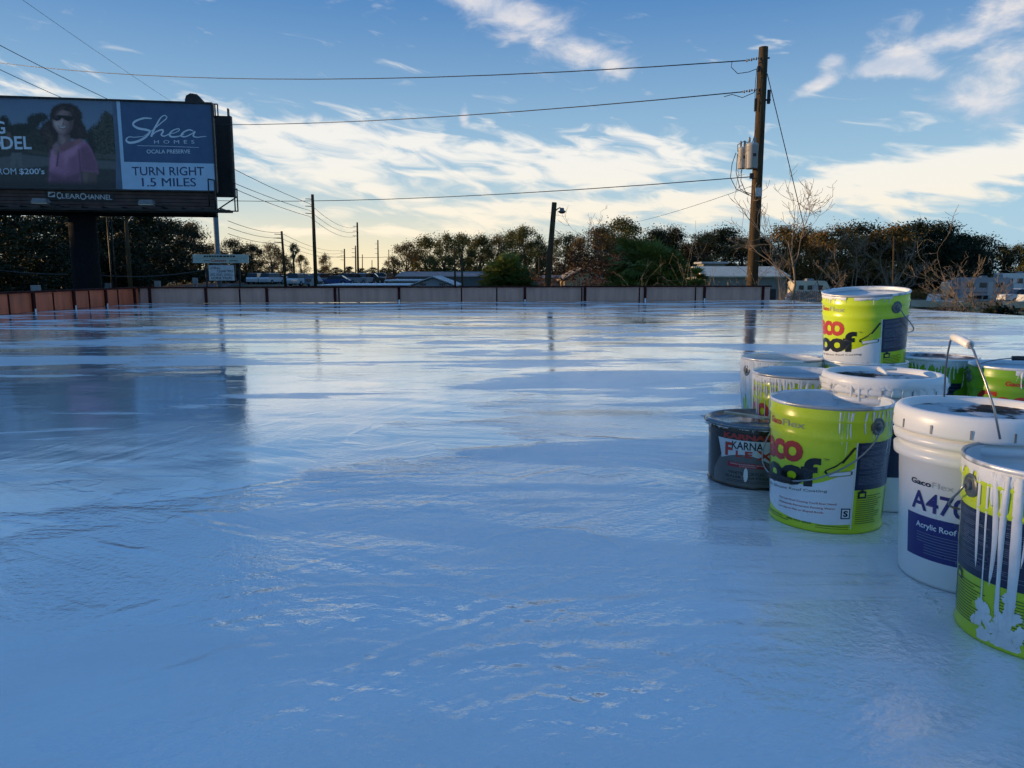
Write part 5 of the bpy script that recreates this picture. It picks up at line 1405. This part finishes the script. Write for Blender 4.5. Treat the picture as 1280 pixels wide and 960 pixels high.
# roadside lamp behind the billboard
t, lo = pole('road_lamp', 'pale wooden pole with a cobra lamp arm under the billboard', 157.5, 276, 163, 66, .17, 'road lamp')
b = MB(); b.tube([lo(159, 280), lo(164, 272), lo(172, 267.5), lo(182, 267)], .05, 6); ar = b.build('arm', M_ins, t)
b = MB(); b.tube([lo(180, 267.2), lo(183, 267), lo(190, 268), lo(193, 268.5)], [.08, .16, .18, .08], 8); b.build('lamp_head', M_ins, ar)
wire('thick slack cable hanging across the dark wood under the billboard', [at(126, 344.5, 50), at(257, 337, 58)], .04, .25)
wire('slack cable left of the billboard column', [at(-30, 334, 46), at(84, 343, 50)], .04, .12)
for i, (px, py, Y) in enumerate(((45, 363, 34), (136, 359, 42), (197, 355.5, 50), (244, 351, 56))):
    q = at(px, py, Y); z0 = gz(q.x, Y); t = thing('utility_cabinet', 'small grey box on a post along the road, %s from the left' % ORD[i], 'utility box', (q.x, Y, z0), 0, 'roadside boxes')
    b = MB(); b.tube([(-.1, 0, -.2), (-.1, 0, q.z - z0)], .04, 6); b.tube([(.1, 0, -.2), (.1, 0, q.z - z0)], .04, 6); b.build('post', M_ins, t)
    b = MB(); b.box((0, 0, q.z - z0), (.34, .2, .46)); b.build('box', mat('box_grey', (.24, .26, .28), .5), t)

# ------------------------------------------------------------------ buildings beyond
M_glass = mat('dark_glass', (.012, .015, .02), .12, var=.3)
M_wallg = mat('grey_green_wall', (.20, .21, .18), .7, var=.2, scale=1.5)
M_cream = mat('cream_roof', (.62, .55, .42), .6, var=.18, scale=1.2)
M_wroof = mat('pale_metal_roof', (.40, .41, .42), .45, var=.12, scale=1.0)
def building(name, label, cat, x0, x1, y0, y1, zw, roofm, wallm, ridge=None, flat=.25, over=.3, wins=(), doors=(), axis='x'):
    cx, cy = (x0 + x1) / 2, (y0 + y1) / 2; z0 = min(gz(x0, y0), gz(x1, y0)) - .1
    t = thing(name, label, cat, (cx, cy, z0)); w, d = x1 - x0, y1 - y0; h = zw - z0
    b = MB(); b.box((0, 0, h / 2 - .05), (w, d, h - .02))
    if ridge is not None and axis == 'y': b.prism([(-w / 2 + .002, h - .07), (w / 2 - .002, h - .07), (0, ridge - z0 - .1)], 'y', -d / 2 + .002, d / 2 - .002)
    b.build('wall', wallm, t)
    b = MB()
    if ridge is None: b.box((0, 0, h + flat / 2), (w + 2 * over, d + 2 * over, flat))
    else:
        R0 = ridge - z0; th = .12
        if axis == 'x': b.prism([(-d / 2 - over, h - .08), (0, R0), (d / 2 + over, h - .08), (d / 2 + over, h - .08 + th), (0, R0 + th), (-d / 2 - over, h - .08 + th)], 'x', -w / 2 - over, w / 2 + over)
        else: b.prism([(-w / 2 - over, h - .08), (0, R0), (w / 2 + over, h - .08), (w / 2 + over, h - .08 + th), (0, R0 + th), (-w / 2 - over, h - .08 + th)], 'y', -d / 2 - over, d / 2 + over)
    b.build('roof', roofm, t)
    for (fx, z, ww, hh_) in wins:
        b = MB(); b.box((-w / 2 + fx * w, -d / 2 - .02, z - z0), (ww, .06, hh_)); b.build('window', M_glass, t)
    for (fx, ww, hh_) in doors:
        b = MB(); b.box((-w / 2 + fx * w, -d / 2 - .02, hh_ / 2 + .1), (ww, .06, hh_)); b.build('door', M_dark, t)
    return t
X_ = lambda px, Y: at(px, 342, Y).x
building('warehouse', 'low building with a pale sunlit roof behind the utility pole', 'building', X_(882, 70), X_(983, 70), 70, 78, at(0, 345.5, 70).z, M_cream, M_wallg, ridge=at(0, 334.5, 74).z, wins=[(.2, -.9, 1.4, .8), (.55, -.9, 1.4, .8)], doors=[(.8, 1.2, 2.1)])
building('shed', 'small blue grey roof unit just beyond the pale roofed building', 'building', X_(879, 85), X_(906, 85), 85, 88, at(0, 329.5, 85).z, M_wroof, M_wallg, flat=.2)
building('house', 'small grey gable ended house with two dark vents beyond the far parapet', 'house', X_(514, 82), X_(567, 82), 82, 92, at(0, 357, 82).z, M_wroof, mat('blue_grey_siding', (.26, .29, .32), .6), ridge=at(0, 346.5, 82).z, axis='y', wins=[(.27, at(0, 355.5, 82).z, .6, .22), (.73, at(0, 355.5, 82).z, .6, .22)])
building('carport', 'long flat white carport roof left of the gabled house', 'carport', X_(400, 84), X_(512, 84), 84, 96, at(0, 357, 84).z, mat('white_roof', (.66, .69, .72), .5), M_wallg, flat=.1)
building('roof_monitor', 'raised white roof box between the carport and the gabled house', 'building', X_(484, 98), X_(522, 98), 98, 106, at(0, 351.5, 98).z, mat('white_roof', (.66, .69, .72), .5), M_wallg, flat=.2)
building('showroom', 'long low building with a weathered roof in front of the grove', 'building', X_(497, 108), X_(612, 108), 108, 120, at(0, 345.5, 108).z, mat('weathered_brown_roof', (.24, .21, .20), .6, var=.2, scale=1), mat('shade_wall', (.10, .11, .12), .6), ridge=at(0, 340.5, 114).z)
building('house', 'yellowish gabled house half hidden behind the rust leaved bush', 'house', X_(706, 58), X_(752, 58), 58, 66, at(0, 350, 58).z, mat('tan_roof', (.34, .27, .17), .7, var=.2, scale=1), mat('ochre_wall', (.42, .33, .18), .7), ridge=at(0, 337, 62).z, axis='y')
building('shed', 'low white roofed shed behind the lamp pole', 'building', X_(662, 64), X_(706, 64), 64, 70, at(0, 347, 64).z, M_wroof, M_wallg, flat=.15, doors=[(.4, 1.0, 2.0)])
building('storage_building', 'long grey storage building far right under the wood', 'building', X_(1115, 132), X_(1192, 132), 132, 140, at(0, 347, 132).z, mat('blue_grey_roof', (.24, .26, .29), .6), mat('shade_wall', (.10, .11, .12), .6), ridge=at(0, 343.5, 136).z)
# picket fence by the pale trailers
fx0, fx1 = X_(992, 56), X_(1028, 56); z0 = gz(fx0, 56)
t = thing('picket_fence', 'grey board fence below the pale trailers, left of the topmost pail', 'fence', (fx0, 56, z0)); b = MB()
k = 0.0
while k < fx1 - fx0 + 1.2: b.box((k, 0, (at(0, 364, 56).z - z0) / 2), (.12, .04, at(0, 364, 56).z - z0 + .05 * math.sin(k * 9)), 0); k += .16
b.build('pickets', mat('weathered_boards', (.22, .21, .19), .8), t)
b = MB(); b.box(((fx1 - fx0) / 2, .05, .6), (fx1 - fx0 + 1.2, .06, .1)); b.build('rail', mat('weathered_boards', (.22, .21, .19), .8), t)

# ------------------------------------------------------------------ vehicles
def car_paint(n, c): return mat(n, c, .25, var=.05, scale=2)
paints = {'white': car_paint('white_car_paint', (.62, .63, .64)), 'dark': car_paint('dark_car_paint', (.02, .022, .026)), 'silver': car_paint('silver_car_paint', (.33, .35, .37)), 'blue': car_paint('blue_car_paint', (.03, .07, .2)), 'red': car_paint('red_car_paint', (.22, .02, .018))}
M_tyre = mat('tyre', (.012, .012, .012), .9)
def car_set(kind):
    """body, cabin glass and a wheel mesh shared by the cars of a kind"""
    if kind == 'suv':
        low = [(-2.35, .35), (2.35, .35), (2.38, .75), (2.25, .98), (1.15, 1.08), (-2.2, 1.08), (-2.38, .8)]; cab = [(1.15, 1.075), (.55, 1.68), (.3, 1.74), (-1.9, 1.72), (-2.2, 1.075)]
    elif kind == 'pickup':
        low = [(-2.7, .45), (2.7, .45), (2.72, .85), (2.6, 1.08), (1.5, 1.15), (-2.7, 1.12)]; cab = [(1.5, 1.145), (.9, 1.76), (.7, 1.82), (-.55, 1.80), (-.75, 1.125)]
    else:
        low = [(-2.25, .3), (2.25, .3), (2.28, .6), (2.1, .8), (1.1, .9), (-2.1, .92), (-2.28, .7)]; cab = [(1.1, .895), (.35, 1.36), (.1, 1.42), (-1.2, 1.40), (-1.95, .915)]
    b = MB(); b.prism(low, 'y', -.9, .9)
    n = len(cab); vs = [(x, s * (.86 - .16 * (z - 1.0) / .7 if z > 1.1 else .86), z) for s in (-1, 1) for x, z in cab]
    roof_ = [(x, z) for x, z in cab if z > 1.3]
    b.prism([(x, z + .001) for x, z in roof_] + [(x, z - .07) for x, z in roof_[::-1]], 'y', -.72, .72)
    o = b.build('body', paints['white']); body = o.data; bpy.data.objects.remove(o)
    b = MB(); b.add(vs, [tuple(range(n)), tuple(range(2 * n - 1, n - 1, -1))] + [(i, i + n, (i + 1) % n + n, (i + 1) % n) for i in range(n)], 0)
    o = b.build('window', M_glass); glass = o.data; bpy.data.objects.remove(o)
    b = MB(); b.tube([(0, -.11, 0), (0, .11, 0)], .35, 16, 0, smooth=False); b.tube([(0, -.12, 0), (0, .12, 0)], .2, 12, 1, smooth=False)
    o = b.build('wheel', [M_tyre, M_ins]); wheel = o.data; bpy.data.objects.remove(o)
    return body, glass, wheel
SETS = {k: car_set(k) for k in ('suv', 'pickup', 'sedan')}
def add_part(name, me, t, loc=(0, 0, 0), m=None):
    o = bpy.data.objects.new(name, me); C.objects.link(o); o.parent = t; o.location = loc
    if m: o.material_slots[0].link = 'OBJECT'; o.material_slots[0].material = m
    return o
def car(kind, colour, px, Y, rz, label, group):
    x = X_(px, Y); t = thing('parked_car', label, 'car', (x, Y, gz(x, Y) + .04), rz, group)
    bdy, gl, wh = SETS[kind]
    add_part('body', bdy, t, m=paints[colour]); add_part('window', gl, t)
    for sx in (-1.45, 1.45):
        for sy in (-.82, .82): add_part('wheel', wh, t, (sx, sy, .35))
rnd = random.Random(21)
cars = []
for px in range(302, 612, 9):
    cars.append((px + rnd.uniform(-4, 4), rnd.uniform(108, 136) if px > 372 else rnd.uniform(118, 140), rnd.choice(('suv', 'suv', 'pickup', 'sedan')), rnd.choice(('white', 'silver', 'dark', 'silver', 'blue', 'white', 'red', 'white'))))
cars.sort(); cnt = {}
for px, Y, kind, colr in cars:
    k = (kind, colr); cnt[k] = cnt.get(k, 0) + 1
    car(kind, colr, px, Y, rnd.choice((0, PI, R(90), R(70), R(250))) + rnd.uniform(-.1, .1), '%s %s in the distant lot beyond the parapet, %s such from the left' % (colr, {'suv': 'estate car', 'pickup': 'pickup truck', 'sedan': 'saloon car'}[kind], ORD[cnt[k] - 1]), 'cars in the distant lot')
def box_trailer(name, label, px0, px1, ytop, Y, m, dep=2.4, group=None, rz=0, front=True):
    x0, x1 = X_(px0, Y), X_(px1, Y); zt = at(0, ytop, Y).z; cx = (x0 + x1) / 2; z0 = gz(cx, Y); w = x1 - x0; h = zt - z0
    t = thing(name, label, 'trailer' if 'trailer' in name else 'motorhome', (cx, Y, z0), rz, group)
    b = MB(); o = [(-w / 2, .55), (w / 2 - .3, .55), (w / 2, .9), (w / 2 - .05, h * .62), (w / 2 - .45, h - .12), (w / 2 - .7, h), (-w / 2 + .15, h), (-w / 2, h - .15)]
    b.prism(o, 'y', -dep / 2, dep / 2); b.build('body', m, t)
    b = MB(); b.box((0, -dep / 2 - .01, .95), (w * .9, .03, .16)); b.build('stripe', mat('grey_stripe', (.14, .14, .16), .4), t)
    for fx in (.18, .42, .72):
        b = MB(); b.box((-w / 2 + fx * w, -dep / 2 - .02, h * .66), (w * .13, .04, h * .22)); b.build('window', M_glass, t)
    b = MB(); b.box((-w / 2 + .56 * w, -dep / 2 - .015, h * .5), (.7, .03, h * .62)); b.build('door', mat('rv_door', (.42, .42, .42), .4), t)
    b = MB(); b.box((0, 0, h + .14), (.9, .8, .26), top=.85); b.build('roof_unit', mat('grey_housing', (.20, .21, .22), .5), t)
    for fx in (.38, .5):
        for s in (-1, 1): 
            b = MB(); b.tube([(-w / 2 + fx * w, s * (dep / 2 - .25) - .1, .36), (-w / 2 + fx * w, s * (dep / 2 - .25) + .1, .36)], .36, 14, smooth=False); b.build('wheel', M_tyre, t)
    return t
M_rv = mat('rv_white', (.58, .58, .57), .4, var=.1, scale=1); M_rvg = mat('rv_grey', (.27, .28, .30), .45, var=.15, scale=1); M_rvc = mat('rv_cream', (.60, .54, .42), .4, var=.1, scale=1)
box_trailer('travel_trailer', 'large grey travel trailer with dark windows, at right behind the bare trees', 1196, 1262, 347, 108, M_rvg, group='trailers in the yard')
box_trailer('travel_trailer', 'white trailer roof behind the large grey travel trailer', 1248, 1300, 341.5, 122, M_rv, group='trailers in the yard')
box_trailer('travel_trailer', 'cream trailer left of the topmost pail', 990, 1034, 351, 92, M_rvc, group='trailers in the yard')
box_trailer('motorhome', 'small sunlit cream camper front, standing alone right of the brown hedge', 1183, 1194, 352.5, 112, M_rvc, rz=0)
box_trailer('box_trailer', 'pale blue grey box trailer in the distant lot, left one', 383, 401, 345, 104, mat('dealer_blue', (.16, .22, .30), .5), group='box trailers in the lot')
box_trailer('box_trailer', 'pale box trailer in the distant lot, right one', 420, 432, 345.5, 118, mat('dealer_white', (.34, .38, .42), .5), group='box trailers in the lot')
def boat(label, px0, px1, py, Y, rz=0):
    x0, x1 = X_(px0, Y), X_(px1, Y); cx = (x0 + x1) / 2; z0 = gz(cx, Y); w = x1 - x0
    t = thing('boat', label, 'boat', (cx, Y, z0), rz, 'boats in the yard')
    st = []
    for i in range(9):
        u = i / 8; x = -w / 2 + w * u; hw = 1.05 * (1 - max(0, (.35 - u) / .35) ** 2 * .9); st.append((x, hw, 1.25 + .3 * max(0, .5 - u)))
    vs = []
    for (x, hw, zt) in st: vs += [(x, -hw, zt), (x, -hw * .8, .75), (x, 0, .5), (x, hw * .8, .75), (x, hw, zt)]
    b = MB(); fs = [(i * 5 + j, i * 5 + j + 1, i * 5 + 6 + j, i * 5 + 5 + j) for i in range(8) for j in range(4)] + [(0, 1, 2, 3, 4), (40, 44, 43, 42, 41)] + [(i * 5, i * 5 + 5, i * 5 + 9, i * 5 + 4) for i in range(8)]
    b.add(vs, fs); b.build('hull', M_rvc, t)
    b = MB(); b.box((-w * .08, 0, 1.6), (w * .22, 1.5, .7), top=.8); b.build('cuddy', M_rv, t)
    b = MB(); b.box((-w * .02, 0, 1.62), (w * .12, 1.56, .36), top=.85); b.build('windscreen', M_glass, t)
    b = MB(); b.box((0, 0, .42), (w * .95, .9, .12)); b.build('trailer_frame', M_dark, t)
    for s in (-.9, .9):
        b = MB(); b.tube([(w * .15, s - .1, .32), (w * .15, s + .1, .32)], .32, 12, smooth=False); b.build('wheel', M_tyre, t)
boat('long pale boat on a trailer just beyond the roof edge, right of the topmost pail', 1142, 1216, 384, 74)
boat('pale boat at the right frame edge beyond the dark shrub', 1256, 1330, 385, 72)
car('pickup', 'white', 1281, 96, R(180), 'white pickup at the right frame edge beside the grey travel trailer', None)
car('sedan', 'white', 1006, 80, 0, 'white saloon car below the cream trailer, left of the topmost pail', None)
# brown hedge and lawn in the sun
rs = np.random.RandomState(9); hx0, hx1 = X_(1120, 104), X_(1183, 104)
cs = np.column_stack([np.linspace(hx0, hx1, 40), 104 + rs.rand(40) * 2, gz(hx0, 104) + .5 + .5 * rs.rand(40)])
v, f = leaf_cloud(rs, cs, [.75] * 40, 130, .12)
o = bpy.data.objects.new('hedge', mesh_np('hedge', v, f, LM['brown'])); C.objects.link(o); tag(o, 'clipped brown hedge in the sun beyond the lawn, right of the topmost pail', 'hedge')
